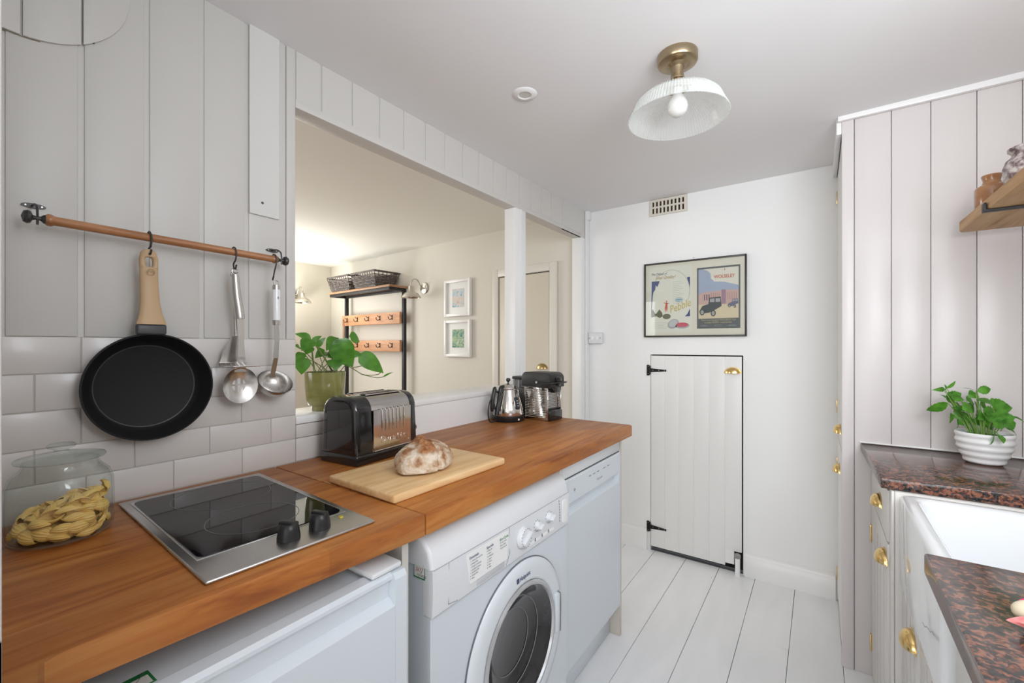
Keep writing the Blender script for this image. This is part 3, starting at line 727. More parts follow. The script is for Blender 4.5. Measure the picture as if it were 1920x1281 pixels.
def shook(y,z,zlow,label,tw=0):
    bm=B(); x=RX0
    pts=[(x-.0125,y,z-.004),(x-.0095,y,z+.008),(x,y,z+.0125),(x+.0095,y,z+.008),(x+.0128,y+.001,z-.004),(x+.010,y,z-.02),(x+.003,y,(z+zlow)/2-.004),(x-.001,y,zlow+.012),(x+.003,y+tw*.5,zlow+.002),(x+.010,y+tw,zlow+.0015),(x+.015,y+tw,zlow+.010)]
    tube(bm,pts,.0019,8,smooth=5)
    return tag(obj('s_hook',bm,IRONM),label,'hook','iron hooks on the rail')
shook(.326,1.4735,1.436,'dark iron hook that carries the frying pan'); shook(.494,1.4705,1.428,'dark iron hook that carries the steel slotted spoon'); shook(.592,1.4692,1.412,'dark iron hook that carries the white-handled ladle',-.008)
# ------------------------------------------------------------------ frying pan
fp=thing('frying_pan','black non-stick frying pan with beige handle hung from the rail','pan',(.0,.326,1.15))
PR=.116
PM=T((.0035,.335,1.148))@RY(PI/2)      # axis along +x (open side to the room)
BLK=mat('nonstick',(.010,.010,.011),.55,spec=.25,bump=((250,250,250),.05,2))
bm=B(); lathe(bm,[(0,0),(.088,0),(.096,.003),(.104,.016),(PR-.001,.038),(PR+.0015,.041),(PR+.001,.043),(PR-.002,.043),(PR-.004,.040),(.102,.019),(.0945,.0075),(.0915,.0055),(.089,.0045),(0,.0045)],72,PM); obj('pan_body',bm,BLK,fp,True)
bm=B(); lathe(bm,[(.0895,.0047),(.0905,.0056),(.0915,.0058),(.0905,.0047)],72,PM,closed=True); obj('inner_ring',bm,mat('ring_grey',(.05,.05,.05),.4),fp,True)
HND=mat('beige_handle',(.56,.38,.22),.5,bump=((120,120,120),.15,3))
def handle_mesh():
    bm=B(); n=26
    z0,z1=1.285,1.448; secs=[]
    # widths along the handle (bottom to top)
    ws=[(0,.0265),(.05,.025),(.15,.0205),(.3,.0175),(.5,.0165),(.7,.0165),(.88,.0165),(.95,.0145),(.985,.010),(1.0,.004)]
    def w(t):
        for (a,wa),(b,wb_) in zip(ws,ws[1:]):
            if t<=b: return wa+(wb_-wa)*(t-a)/(b-a)
        return ws[-1][1]
    out=[]
    L_=z1-z0
    ts=[0,.03,.08,.15,.22,.3,.4,.5,.6,.7,.76,.82,.88,.92,.95,.97,.985,.995,1]
    # front outline polygon with a hole built as quads: left strip, right strip around slot
    def sec(t,a,b):
        """points across from a to b on front/back, rounded"""
        return None
    slot0,slot1,sw=.76,.90,.0062
    th=.0085
    def xoff(t): return .050-.006*math.sin(t*PI*.9)+.004*t
    def ringpts(t,ya,yb):
        yc=(ya+yb)/2; hw=(yb-ya)/2; z=z0+L_*t; x=xoff(t); k=12
        return [(x+th*math.sin(2*PI*i/k)*min(1,hw/.006)*.9,yc+hw*math.copysign(abs(math.cos(2*PI*i/k))**.7,math.cos(2*PI*i/k)),z) for i in range(k)]
    def loft(tt,fa,fb,cap0=True,cap1=True):
        prev=None
        for t in tt:
            r=[bm.verts.new(p) for p in ringpts(t,fa(t),fb(t))]
            if prev:
                for i in range(12): bm.faces.new((prev[i],prev[(i+1)%12],r[(i+1)%12],r[i]))
            elif cap0: bm.faces.new(r)
            prev=r
        if cap1: bm.faces.new(prev[::-1])
    yc=.326
    cen=lambda t: yc+.009*(1-t)**2*0+.006*(1-t)
    loft([0,.03,.08,.15,.22,.3,.4,.5,.6,.7,slot0],lambda t:cen(t)-w(t),lambda t:cen(t)+w(t))
    st=[slot0-.002,.78,.80,.82,.84,.86,.88,slot1+.002]
    def sl(t):
        f=(t-slot0)/(slot1-slot0); return sw*math.sqrt(max(0.02,1-(2*f-1)**4))
    loft(st,lambda t:cen(t)-w(t),lambda t:cen(t)-sl(t)); loft(st,lambda t:cen(t)+sl(t),lambda t:cen(t)+w(t))
    loft([slot1,.92,.95,.97,.985,.995,1],lambda t:cen(t)-w(t),lambda t:cen(t)+w(t))
    return bm
hd=obj('pan_handle',handle_mesh(),HND,fp,True,angle=60)
bm=B(); box(bm,.040,.054,.305,.359,1.262,1.286,.005,3); obj('handle_collar',bm,mat('grey_collar',(.06,.06,.065),.45),fp,True)
bm=B(); tube(bm,[(.0603,.328+.0065*math.cos(t),1.398+.0065*math.sin(t)) for t in [2*PI*i/20 for i in range(20)]],.0006,6,closed=True); 
tube(bm,[(.0603,.322,1.396),(.0603,.325,1.401),(.0603,.328,1.398),(.0603,.331,1.401),(.0603,.334,1.396)],.0006,6)
obj('handle_emblem',bm,mat('handle_emboss',(.33,.21,.11),.5),hd,True)
# ------------------------------------------------------------------ slotted spoon + masher + ladle
def bowl(bm,M,rx,rz,depth,n=28,m=8,slots=None):
    """oval dished sheet in local xz plane (x across, z up), dish along -y"""
    for side,o_ in ((0,0),(1,.0009)):
        c0=bm.verts.new((0,depth+o_,0)); prev=None
        for j in range(1,m+1):
            f=j/m; ring=[bm.verts.new((rx*f*math.cos(2*PI*i/n),depth*(1-f**2.2)+o_,rz*f*math.sin(2*PI*i/n))) for i in range(n)]
            for i in range(n):
                if prev is None: bm.faces.new((c0,ring[i],ring[(i+1)%n]))
                else: bm.faces.new((prev[i],prev[(i+1)%n],ring[(i+1)%n],ring[i]))
            prev=ring
        if side==0: e0=prev
        else:
            for i in range(n): bm.faces.new((e0[i],e0[(i+1)%n],prev[(i+1)%n],prev[i]))
    for v in bm.verts: v.co=M@v.co
SST=mat('satin_steel',(.60,.58,.56),.24,1)
sp=thing('slotted_spoon','stainless steel slotted serving spoon hanging in front of the masher','spoon',(.05,.50,1.42))
bm=B(); pts=[(.052,.499,1.4155),(.055,.507,1.300)]
tube(bm,[(.052,.4985,1.4155),(.053,.501,1.37),(.055,.507,1.318),(.0555,.508,1.306)],[.0085,.0098,.0112,.0106],16,smooth=3); obj('handle',bm,SST,sp,True)
bm=B(); tube(bm,[(.053,.4975+.0068*math.cos(t),1.4235+.0075*math.sin(t)) for t in [2*PI*i/20 for i in range(20)]],.0022,8,closed=True); obj('hanging_loop',bm,SST,sp,True)
bm=B()
for a,b,w0,w1 in (((.0555,.508,1.307),(.058,.5095,1.26),.0075,.0065),((.058,.5095,1.26),(.056,.511,1.21),.0065,.0085),((.056,.511,1.21),(.050,.511,1.172),.0085,.014)):
    vs=[(a[0]-.0008,a[1]-w0,a[2]),(a[0]-.0008,a[1]+w0,a[2]),(b[0]-.0008,b[1]+w1,b[2]),(b[0]-.0008,b[1]-w1,b[2])]
    f_=[bm.verts.new(p) for p in vs]; g_=[bm.verts.new((p[0]+.002,p[1],p[2])) for p in vs]
    bm.faces.new(f_); bm.faces.new(g_[::-1])
    for i in range(4): bm.faces.new((f_[i],g_[i],g_[(i+1)%4],f_[(i+1)%4]))
obj('neck',bm,SST,sp,True)
bm=B(); bowl(bm,T((.054,.511,1.138))@RZ(PI/2),.041,.045,.012); bwl=obj('bowl',bm,SST,sp,True,angle=60)
bm=B()
for dy in (-.013,0,.013):
    for z0,z1 in ((1.141,1.160),(1.118,1.137)): box(bm,.0425,.0435,.511+dy-.0035,.511+dy+.0035,z0,z1)
obj('slot',bm,mat('slot_seen_through',(.62,.60,.58),.5),bwl,True)
ms=thing('potato_masher','stainless steel potato masher hanging behind the slotted spoon','masher',(.03,.50,1.42))
bm=B(); tube(bm,[(.034,.5035,1.4085),(.0345,.506,1.33),(.038,.5065,1.262)],[.0050,.0052,.0050],12,smooth=3)
obj('handle',bm,SST,ms,True)
bm=B(); tube(bm,[(.0405,.500+.0062*math.cos(t),1.4165+.0068*math.sin(t)) for t in [2*PI*i/20 for i in range(20)]],.002,8,closed=True); obj('hanging_loop',bm,SST,ms,True)
bm=B()
P0=[(.040,.496,1.262),(.040,.510,1.262),(.030,.528,1.225),(.028,.534,1.196),(.028,.473,1.196),(.030,.480,1.225)]
A_=[bm.verts.new(p) for p in P0]; B_=[bm.verts.new((p[0]+.0015,p[1],p[2])) for p in P0]
bm.faces.new(A_); bm.faces.new(B_[::-1])
for i in range(6): bm.faces.new((A_[i],B_[i],B_[(i+1)%6],A_[(i+1)%6]))
obj('neck_plate',bm,SST,ms,True)
bm=B()
for i in range(6):
    y=.474+.0115*i; tube(bm,[(.029,y,1.196),(.029,y,1.190),(.036,y+.001,1.186),(.098,y+.003,1.188)],.0017,6,smooth=3)
tube(bm,[(.030,.471,1.1955),(.030,.535,1.1955)],.002,6); tube(bm,[(.098,.474,1.188),(.098,.537,1.188)],.002,6)
obj('blade',bm,SST,ms,True)
ld=thing('ladle','steel ladle with white ceramic handle hung at the rail end','ladle',(.055,.595,1.40))
bm=B(); tube(bm,[(.063,.594,1.399),(.063,.594,1.387)],[.009,.0099],16); tube(bm,[(.062,.595,1.306),(.0615,.5955,1.293)],[.0100,.0090],16); obj('ferrule',bm,SST,ld,True)
bm=B(); tube(bm,[(.063,.594,1.387),(.062,.595,1.306)],.0098,20); hn=obj('handle',bm,mat('white_ceramic_handle',(.86,.86,.87),.15,coat=.4),ld,True)
text('handle_mark','B',.009,face((.0731,.5918,1.362),(0,1,0),(0,0,1)),GREYP,hn,True)
bm=B(); tube(bm,[(.063,.594+.0065*math.cos(t),1.4045+.0072*math.sin(t)) for t in [2*PI*i/20 for i in range(20)]],.0014,8,closed=True); obj('hanging_loop',bm,SST,ld,True)
bm=B()
pth=[(.0605,.5955,1.295),(.059,.5975,1.25),(.052,.5980,1.205),(.040,.597,1.168),(.036,.597,1.152)]
for (a,b) in zip(pth,pth[1:]):
    w0=.0058
    vs=[(a[0],a[1]-w0,a[2]),(a[0],a[1]+w0,a[2]),(b[0],b[1]+w0+.001,b[2]),(b[0],b[1]-w0-.001,b[2])]
    f_=[bm.verts.new(p) for p in vs]; g_=[bm.verts.new((p[0]+.0022,p[1],p[2])) for p in vs]
    bm.faces.new(f_); bm.faces.new(g_[::-1])
    for i in range(4): bm.faces.new((f_[i],g_[i],g_[(i+1)%4],f_[(i+1)%4]))
bmesh.ops.remove_doubles(bm,verts=bm.verts,dist=.0001); obj('stem',bm,SST,ld,True,angle=70)
bm=B(); M=T((.052,.598,1.142))@RY(R(42)); n=[]
lathe(bm,[(.0435,.0),(.043,-.008),(.036,-.024),(.022,-.033),(0,-.0365),(0,-.0355),(.0215,-.032),(.035,-.0235),(.042,-.008),(.0425,.0)],40,M,closed=False); obj('bowl',bm,SST,ld,True,angle=60)
# ------------------------------------------------------------------ toaster
to=thing('toaster','black and chrome two-slot toaster beside the bread board','toaster',(.112,.860,.900),R(5))
TL,TW,TH=.124,.077,.192    # half length y, half width x, height
def toast_prof(w,h,r,z0=0): 
    pts=[(-w,z0)]; 
    for i in range(9): a=R(180-90*i/8); pts.append((-w+.006+r+r*math.cos(a)-.0,h-r+r*math.sin(a)))
    for i in range(9): a=R(90-90*i/8); pts.append((w-.006-r+r*math.cos(a),h-r+r*math.sin(a)))
    pts.append((w,z0)); return pts
bm=B(); prism(bm,toast_prof(TW,TH,.045,.022),-TL,-TL+.060,'y',bev=.0)
for v_ in bm.verts:
    pass
bmesh.ops.bevel(bm,geom=[e for e in bm.edges if all(abs(v_.co.y+TL)<1e-4 for v_ in e.verts)],offset=.016,segments=5,profile=.5,affect='EDGES')
obj('end_moulding',bm,BLACKG,to)
bm=B(); prism(bm,toast_prof(TW,TH,.045,.022),TL-.030,TL,'y')
bmesh.ops.bevel(bm,geom=[e for e in bm.edges if all(abs(v_.co.y-TL)<1e-4 for v_ in e.verts)],offset=.012,segments=4,profile=.5,affect='EDGES')
obj('end_moulding',bm,BLACKG,to)
bm=B(); box(bm,-TW-.002,TW+.002,-TL,TL,.0,.030,.006,3); obj('base',bm,BLACKG,to)
bm=B(); prism(bm,toast_prof(TW-.001,TH-.001,.044,.030),-TL+.0605,TL-.0305,'y'); body=obj('steel_shell',bm,mat('satin_steel_shell',(.60,.585,.57),.16,1),to)
bm=B()
for x in (-.026,.026): box(bm,x-.011,x+.011,-TL+.068,TL-.040,TH-.0008,TH+.0006,.0005,1)
obj('bread_slot',bm,GAP,to)
bm=B()
for x in (-.026,.026):
    for e_ in (-.0125,.0125): box(bm,x+e_-.0012,x+e_+.0012,-TL+.066,TL-.038,TH-.0008,TH+.0022,.0006,1)
obj('slot_rim',bm,CHROME,to)
# ribbed front plate
bm=B(); prism(bm,[(p[0],p[1]) for p in [(-TL+.064,.034),(TL-.036,.034),(TL-.034,.042),(TL-.034,.150),(-TL+.062,.150),(-TL+.062,.042)]],TW-.001,TW+.0006,'x'); fpn=obj('front_plate',bm,CHROME,to)
bm=B(); yy0=-TL+.093
for i in range(7):
    y=yy0+.0150*i; tube(bm,[(TW+.0004,y,.085),(TW+.0018,y,.088),(TW+.0018,y,.146),(TW-.002,y,.152)],.0016,8)
obj('pressed_rib',bm,CHROME,fpn)
text('lettering','D u a l i t',.027,face((TW+.0006,yy0-.003,.052),(0,1,0),(0,0,1)),mat('embossed_chrome',(.74,.72,.70),.3,.9),fpn,depth=.0010,sx=.98)
bm=B()
for y,z in ((-TL+.071,.044),(TL-.043,.044)): lathe(bm,[(0,.003),(.0022,.0028),(.0032,.0006)],12,T((TW,y,z))@RY(PI/2))
obj('screw',bm,CHROME,fpn)
bm=B(); tube(bm,[(TW+.0005,-TL+.066,.0315),(TW+.0005,TL-.037,.0315)],.0022,8); obj('lower_trim',bm,CHROME,to)
bm=B(); box(bm,.036,.062,TL-.002,TL+.014,.062,.078,.005,3); obj('lift_lever',bm,BLACK,to)
bm=B(); lathe(bm,[(0,.012),(.010,.012),(.011,0)],20,T((-.02,TL-.001,.06))@RX(-PI/2)); obj('timer_dial',bm,BLACK,to)
# ------------------------------------------------------------------ chopping board + bread
bm=B(); box(bm,-.125,.125,-.195,.195,.0,.0195,.0055,3)
o=obj('chopping_board',bm,woodmat('pale_beech',(.76,.49,.235),(.84,.59,.32),(.64,.38,.165),stave=(1.2,.055,.25),axis='y',rough=.5,grain=1.2,coat=0)); o.location=(.388,.815,.9003); o.rotation_euler=(0,0,R(-1.2))
tag(o,'pale beech chopping board carrying the round loaf','board')
def bread():
    bm=B(); bmesh.ops.create_icosphere(bm,subdivisions=6,radius=1)
    for v_ in bm.verts:
        p=v_.co.copy(); a=Vector((p.x,p.y,p.z))
        z=p.z
        s_=Vector((.058,.082,.050)); 
        # flattened foot
        if z<-.25: z=-.25-.25*(1-math.exp((z+.25)*3))*.55
        q=Vector((p.x*s_.x,p.y*s_.y,(z+.50)*s_.z))
        lump=1+.07*noise.noise(a*1.6+Vector((3,1,2)))+.035*noise.noise(a*4)
        q.x*=lump; q.y*=lump; q.z*=1+.10*noise.noise(a*1.9+Vector((9,0,0)))
        # score: raised ear along a diagonal band
        d=(p.y*.85+p.x*.35+.10); up=max(0,p.z)
        band=math.exp(-((d)/.20)**2)*up
        q.z+=.011*band*(1+.5*noise.noise(a*7))
        cleft=math.exp(-((d-.26)/.05)**2)*up; q.z-=.007*cleft
        cleft=math.exp(-((p.y-.12+.4*p.x)/.05)**2)*max(0,p.x-.45)*max(0,.9-p.z); q.x-=.012*cleft
        rough_=.0012*noise.noise(a*14)+.0007*noise.noise(a*32); q+=a.normalized()*rough_
        v_.co=q
    z0=min(v_.co.z for v_ in bm.verts)
    for v_ in bm.verts: v_.co.z-=z0
    return bm
def breadmat():
    m=bpy.data.materials.new('floured_crust'); m.use_nodes=True; nt=m.node_tree; b=nt.nodes['Principled BSDF']; b.inputs['Roughness'].default_value=.75
    tc_=nt.nodes.new('ShaderNodeTexCoord')
    def nz(sc,det,dist=0):
        n=nt.nodes.new('ShaderNodeTexNoise'); n.inputs['Scale'].default_value=sc; n.inputs['Detail'].default_value=det; n.inputs['Distortion'].default_value=dist
        nt.links.new(tc_.outputs['Object'],n.inputs['Vector']); return n
    n1=nz(38,8,.5); r=nt.nodes.new('ShaderNodeValToRGB'); e=r.color_ramp.elements
    e[0].position=.36; e[0].color=(.30,.13,.055,1); e[1].position=.60; e[1].color=(.72,.62,.50,1); k=e.new(.46); k.color=(.52,.36,.23,1)
    nt.links.new(n1.outputs[0],r.inputs[0])
    # baked band along the score
    sx=nt.nodes.new('ShaderNodeSeparateXYZ'); nt.links.new(tc_.outputs['Object'],sx.inputs[0])
    def mth(op,a,b_):
        q=nt.nodes.new('ShaderNodeMath'); q.operation=op
        for i,v_ in enumerate((a,b_)):
            if isinstance(v_,(int,float)): q.inputs[i].default_value=v_
            elif v_ is not None: nt.links.new(v_,q.inputs[i])
        return q.outputs[0]
    d=mth('ADD',mth('ADD',mth('MULTIPLY',sx.outputs['Y'],.85/.082),mth('MULTIPLY',sx.outputs['X'],.35/.058)),.10)
    n2=nz(22,4); d=mth('ADD',d,mth('MULTIPLY',mth('SUBTRACT',n2.outputs[0],.5),.7))
    ab=mth('ABSOLUTE',d,None); msk=nt.nodes.new('ShaderNodeMapRange'); msk.inputs[1].default_value=.20; msk.inputs[2].default_value=.30; msk.inputs[3].default_value=1; msk.inputs[4].default_value=0; nt.links.new(ab,msk.inputs[0])
    up=nt.nodes.new('ShaderNodeMapRange'); up.inputs[1].default_value=.045; up.inputs[2].default_value=.056; nt.links.new(sx.outputs['Z'],up.inputs[0])
    mk=mth('MULTIPLY',msk.outputs[0],up.outputs[0])
    cr=nt.nodes.new('ShaderNodeValToRGB'); e=cr.color_ramp.elements; e[0].position=.4; e[0].color=(.22,.075,.02,1); e[1].position=.65; e[1].color=(.48,.22,.09,1); nt.links.new(nz(90,5).outputs[0],cr.inputs[0])
    mx=nt.nodes.new('ShaderNodeMix'); mx.data_type='RGBA'; nt.links.new(mk,mx.inputs[0]); nt.links.new(r.outputs[0],mx.inputs[6]); nt.links.new(cr.outputs[0],mx.inputs[7]); nt.links.new(mx.outputs[2],b.inputs['Base Color'])
    bp=nt.nodes.new('ShaderNodeBump'); bp.inputs['Strength'].default_value=.6; bp.inputs['Distance'].default_value=.002; nt.links.new(nz(120,6).outputs[0],bp.inputs['Height']); nt.links.new(bp.outputs[0],b.inputs['Normal'])
    return m
o=obj('bread_loaf',bread(),breadmat(),angle=None); o.scale=(1.12,1.14,1.0); o.location=(.402,.806,.9198); o.rotation_euler=(0,0,R(12))
tag(o,'crusty floured round loaf of bread on the chopping board','bread')
# ------------------------------------------------------------------ kettle
kt=thing('kettle','polished steel kettle with black handle and base near the post','kettle',(.095,1.612,.900))
bm=B(); lathe(bm,[(0,.0005),(.070,.0005),(.073,.004),(.074,.022),(.070,.026),(0,.026)],48); bs=obj('base',bm,BLACK,kt)
bm=B(); lathe(bm,[(.0,.0262),(.069,.0262),(.070,.030),(.067,.055),(.058,.090),(.046,.125),(.040,.140),(0,.140)],48); kb=obj('steel_body',bm,CHROME,kt)
bm=B(); lathe(bm,[(.0405,.1402),(.0415,.143),(.040,.146)],40); lathe(bm,[(.038,.146),(.034,.155),(.022,.163),(.008,.167),(0,.168)],40); obj('lid',bm,CHROME,kt)
bm=B(); lathe(bm,[(0,.168),(.004,.169),(.0045,.173),(.009,.177),(.0105,.183),(.008,.189),(0,.1915)],20); obj('lid_knob',bm,BLACK,kt)
# handle towards -y and slightly to the wall
hdv=Vector((-.15,-1,0)).normalized()
def hp(r,z): return (hdv.x*r,hdv.y*r,z)
bm=B(); tube(bm,[hp(.030,.152),hp(.047,.146),hp(.056,.118),hp(.062,.085),hp(.070,.055),hp(.074,.030)],[.010,.011,.009,.008,.009,.010],10,smooth=4)
tube(bm,[hp(.053,.126),hp(.072,.134),hp(.084,.134)],.0055,8,smooth=3); tube(bm,[hp(.068,.062),hp(.085,.064),hp(.097,.062)],.0055,8,smooth=3)
obj('handle_bracket',bm,BLACK,kt)
bm=B(); tube(bm,[hp(.080,.150),hp(.085,.146),hp(.095,.110),hp(.101,.070),hp(.101,.050)],[.006,.0095,.0105,.0095,.006],12,smooth=4); obj('handle_grip',bm,BLACK,kt)
sdv=(Vector((.9,-.25,0))).normalized(); 
gM=face((sdv.x*.0635,sdv.y*.0635,.083),(-sdv.y,sdv.x,0),(-sdv.x*.30,-sdv.y*.30,1))
bm=B(); prism(bm,[(.0095*math.cos(t),.019*(1 if math.sin(t)>0 else -1)+.0095*math.sin(t)) for t in [2*PI*(i+.5)/24 for i in range(24)]],-.004,.0025,'z',M=gM); gg=obj('water_gauge',bm,mat('gauge_smoke',(.035,.04,.05),.15),kt)
bm=B()
for z in (-.012,-.001,.010): box(bm,-.004,.004,z-.002,z+.002,.0026,.0032,M=gM)
obj('gauge_mark',bm,LGREY,gg)
bm=B(); box(bm,-.004,.004,-.004,.004,.0,.0015,M=face((sdv.x*.0735,sdv.y*.0735,.012),(-sdv.y,sdv.x,0),(0,0,1))); obj('badge',bm,PAPER,bs)
sv=Vector((.35,1,0)).normalized()
bm=B(); 
def kp(r,w_,z): p=sv*r; q=Vector((-sv.y,sv.x,0))*w_; return (p.x+q.x,p.y+q.y,z)
A_=[kp(.040,-.016,.134),kp(.040,.016,.134),kp(.055,.010,.100),kp(.055,-.010,.100),kp(.066,0,.136)]
V_=[bm.verts.new(p) for p in A_]
for q in ((0,1,4),(1,2,4),(2,3,4),(3,0,4),(3,2,1,0)): bm.faces.new([V_[i] for i in q])
obj('spout',bm,CHROME,kt)
bm=B(); tube(bm,[hp(.072,.010),hp(.094,.004),hp(.116,.010),hp(.124,.045),hp(.118,.085),hp(.104,.105),hp(.09,.09),hp(.082,.06),hp(.077,.025)],.0026,8,smooth=5); obj('power_cord',bm,BLACK,kt)
# ------------------------------------------------------------------ coffee machine
cm=thing('coffee_machine','black and chrome capsule coffee machine with ribbed sides beside kettle','coffee machine',(.262,1.680,.900),R(-6))
# local: +x is the front, machine runs back to -x; y 0 (camera side) .. .105
bm=B(); box(bm,-.185,-.024,.004,.101,.0,.140,.004,2); obj('body_core',bm,mat('dark_core',(.03,.03,.032),.35),cm)
def ribs(bm,fn,n,z0,z1):
    for i in range(n):
        z=z0+(z1-z0)*i/(n-1); fn(z)
bm=B(); box(bm,-.135,0,0.0012,.0038,.002,.148,.001,1)
for i in range(18):
    z=.014+.0072*i; prism(bm,[(.0012,z-.0030),(-.0018,z),(.0012,z+.0030)],-.128,-.010,'x')
pnl=obj('side_panel',bm,CHROME,cm)
bm=B()
for x in (-.127,-.008):
    for z in (.010,.140): lathe(bm,[(0,.0015),(.003,.0015),(.0035,0)],10,T((x,.0012,z))@RX(PI/2))
obj('panel_screw',bm,GREYP,pnl)
bm=B(); box(bm,-.135,0,.1012,.104,.002,.148,.001,1); obj('side_panel',bm,CHROME,cm)
bm=B(); box(bm,-.0235,-.018,.006,.099,.05,.138,.001,1)
for i in range(13):
    z=.054+.0067*i; prism(bm,[(-.0185,z-.0026),(-.0145,z),(-.0185,z+.0026)],.008,.097,'y')
obj('front_grille',bm,STEEL,cm)
bm=B(); box(bm,-.022,.010,.0045,.101,.001,.046,.005,3); tr_=obj('drip_tray',bm,BLACKG,cm)
bm=B(); prism(bm,[(-.150,.150)]+[(-.150+.025-.025*math.cos(R(a)),.188+.028*math.sin(R(a))) for a in range(0,91,15)]+[(.0-.015+.030*math.sin(R(a)),.188+.028*math.cos(R(a))) for a in range(0,91,15)]+[(.015,.150)],-.002,.107,'y',bev=.003); obj('head',bm,mat('soft_black',(.018,.018,.018),.42),cm)
bm=B(); lathe(bm,[(0,0),(.020,0),(.022,.006),(.020,.022),(.012,.028),(0,.028)],24,T((.004,.0525,.178))@RY(PI/2)); box(bm,-.012,.016,.030,.075,.125,.152,.005,2); obj('brew_spout',bm,BLACKG,cm)
bm=B(); tube(bm,[(-.055,-.006,.172),(-.03,-.008,.170),(.004,-.008,.168),(.022,-.006,.170),(.038,.02,.172),(.043,.0525,.173),(.038,.085,.172),(.022,.111,.170),(.004,.113,.168),(-.03,.113,.170),(-.055,.111,.172)],.0040,10,smooth=4); lv=obj('lever',bm,BLACK,cm)
bm=B()
for y in (-.009,.114): lathe(bm,[(0,-.003),(.006,-.003),(.006,.003),(0,.003)],16,T((-.055,y,.172))@RX(PI/2))
obj('lever_pivot',bm,CHROME,lv)
bm=B(); box(bm,-.232,-.186,.030,.093,.0,.175,.006,3); obj('water_tank',bm,glassmat('smoked_tank',(.10,.11,.12),.45,.05),cm)
bm=B(); box(bm,-.235,-.150,.026,.097,.1755,.190,.005,3); obj('tank_lid',bm,BLACK,cm)
# ------------------------------------------------------------------ appliances
AX=.60
fr=thing('under_counter_fridge','white fridge under the hob with green sticker on top','fridge',(.30,.32,0))
tb(.03,.552,.066,.570,.02,.806,'cabinet',APPL,fr,.006)
def fdoor():
    bm=B()
    prof=[(.558,.03),(.592,.03),(.598,.036),(.598,.752),(.592,.757),(.580,.764),(.578,.776),(.580,.790),(.590,.800),(.590,.806),(.584,.812),(.562,.814),(.558,.810)]
    prism(bm,prof,.110,.545,'y')
    e=[(.558,.03),(.592,.03),(.598,.036),(.598,.800),(.592,.810),(.562,.814),(.558,.810)]
    prism(bm,e,.066,.1098,'y'); prism(bm,e,.5452,.573,'y')
    return bm
fd=obj('door',fdoor(),APPL,fr,True,angle=30)
tb(.5522,.5578,.072,.566,.03,.80,'door_gasket',LGREY,fr,.001)
bm=B(); box(bm,.43,.590,.500,.568,.8150,.826,.004,2); box(bm,.44,.55,.51,.56,.8065,.8149); obj('hinge_cover',bm,APPL2,fr,True)
def sticker(par,M,w,h,world=True):
    bm=B(); box(bm,0,w,0,h,.0001,.0004,M=M); s_=obj('test_sticker',bm,GREEN,par,world,flat=True)
    bm=B(); box(bm,w*.05,w*.95,h*.08,h*.70,.00045,.0006,M=M); obj('sticker_field',bm,PAPER,s_,world,flat=True)
    text('lettering','PASSED',h*.24,M@T((w*.08,h*.76,.0005)),PAPER,s_,world,sx=1.3)
    text('lettering','2671',h*.30,M@T((w*.16,h*.42,.0008)),c('pink_ink',.45,.18,.20),s_,world,shear=.3)
    text('lettering','12/10/22',h*.22,M@T((w*.25,h*.13,.0008)),c('ink',.12,.15,.20),s_,world,shear=.3)
    bm=B(); tube(bm,[M@Vector((w*.62,h*.45,.0009)),M@Vector((w*.70,h*.35,.0009)),M@Vector((w*.92,h*.92,.0009))],.0004,5); obj('tick',bm,GREYP,s_,world)
sticker(fr,face((.548,.135,.8062),(-.03,1,0),(-1,-.03,0)),.065,.032)
# divider panels
bm=B(); box(bm,.02,.556,.598,.615,0,.8545,.001,1); tag(obj('divider_panel',bm,CREAM),'cream end-grain divider panel between fridge and washing machine','panel')
bm=B(); box(bm,.02,.552,1.262,1.279,0,.8545,.001,1); tag(obj('divider_panel',bm,CUPB),'white divider panel between washing machine and dishwasher','panel')
bm=B(); box(bm,.02,.554,1.788,1.805,0,.8545,.002,1); tag(obj('end_panel',bm,mat('raw_panel',(.62,.57,.50),.5)),'pale panel closing the free end of the worktop run','panel')
# washing machine
wm=thing('washing_machine','white front-loading washing machine with grey porthole','washing machine',(.30,.95,0))
y0w,y1w=.652,1.254
bm=B(); box(bm,.03,.50,y0w,y1w,.015,.790,.004,3); box(bm,.5005,.562,y0w,y0w+.02,.015,.79); box(bm,.5005,.562,y1w-.02,y1w,.015,.79); obj('cabinet',bm,APPL,wm,True)
def wprof(front):
    return [(.30,.846),(.475,.846),(.520,.842),(.556,.828),(.578,.806),(.586,.782),(.588,.768)]
bm=B(); pr_=wprof(0)+[(.30,.768)]
prism(bm,pr_,y0w-.002,y1w+.002,'y'); bmesh.ops.bevel(bm,geom=[e for e in bm.edges if (all(abs(v_.co.y-y0w+.002)<1e-4 for v_ in e.verts) or all(abs(v_.co.y-y1w-.002)<1e-4 for v_ in e.verts)) and e.calc_length()<.08],offset=.009,segments=3,profile=.5,affect='EDGES')
box(bm,.03,.301,y0w,y1w,.79,.844,.004)
obj('top_cover',bm,APPL2,wm,True,angle=50)
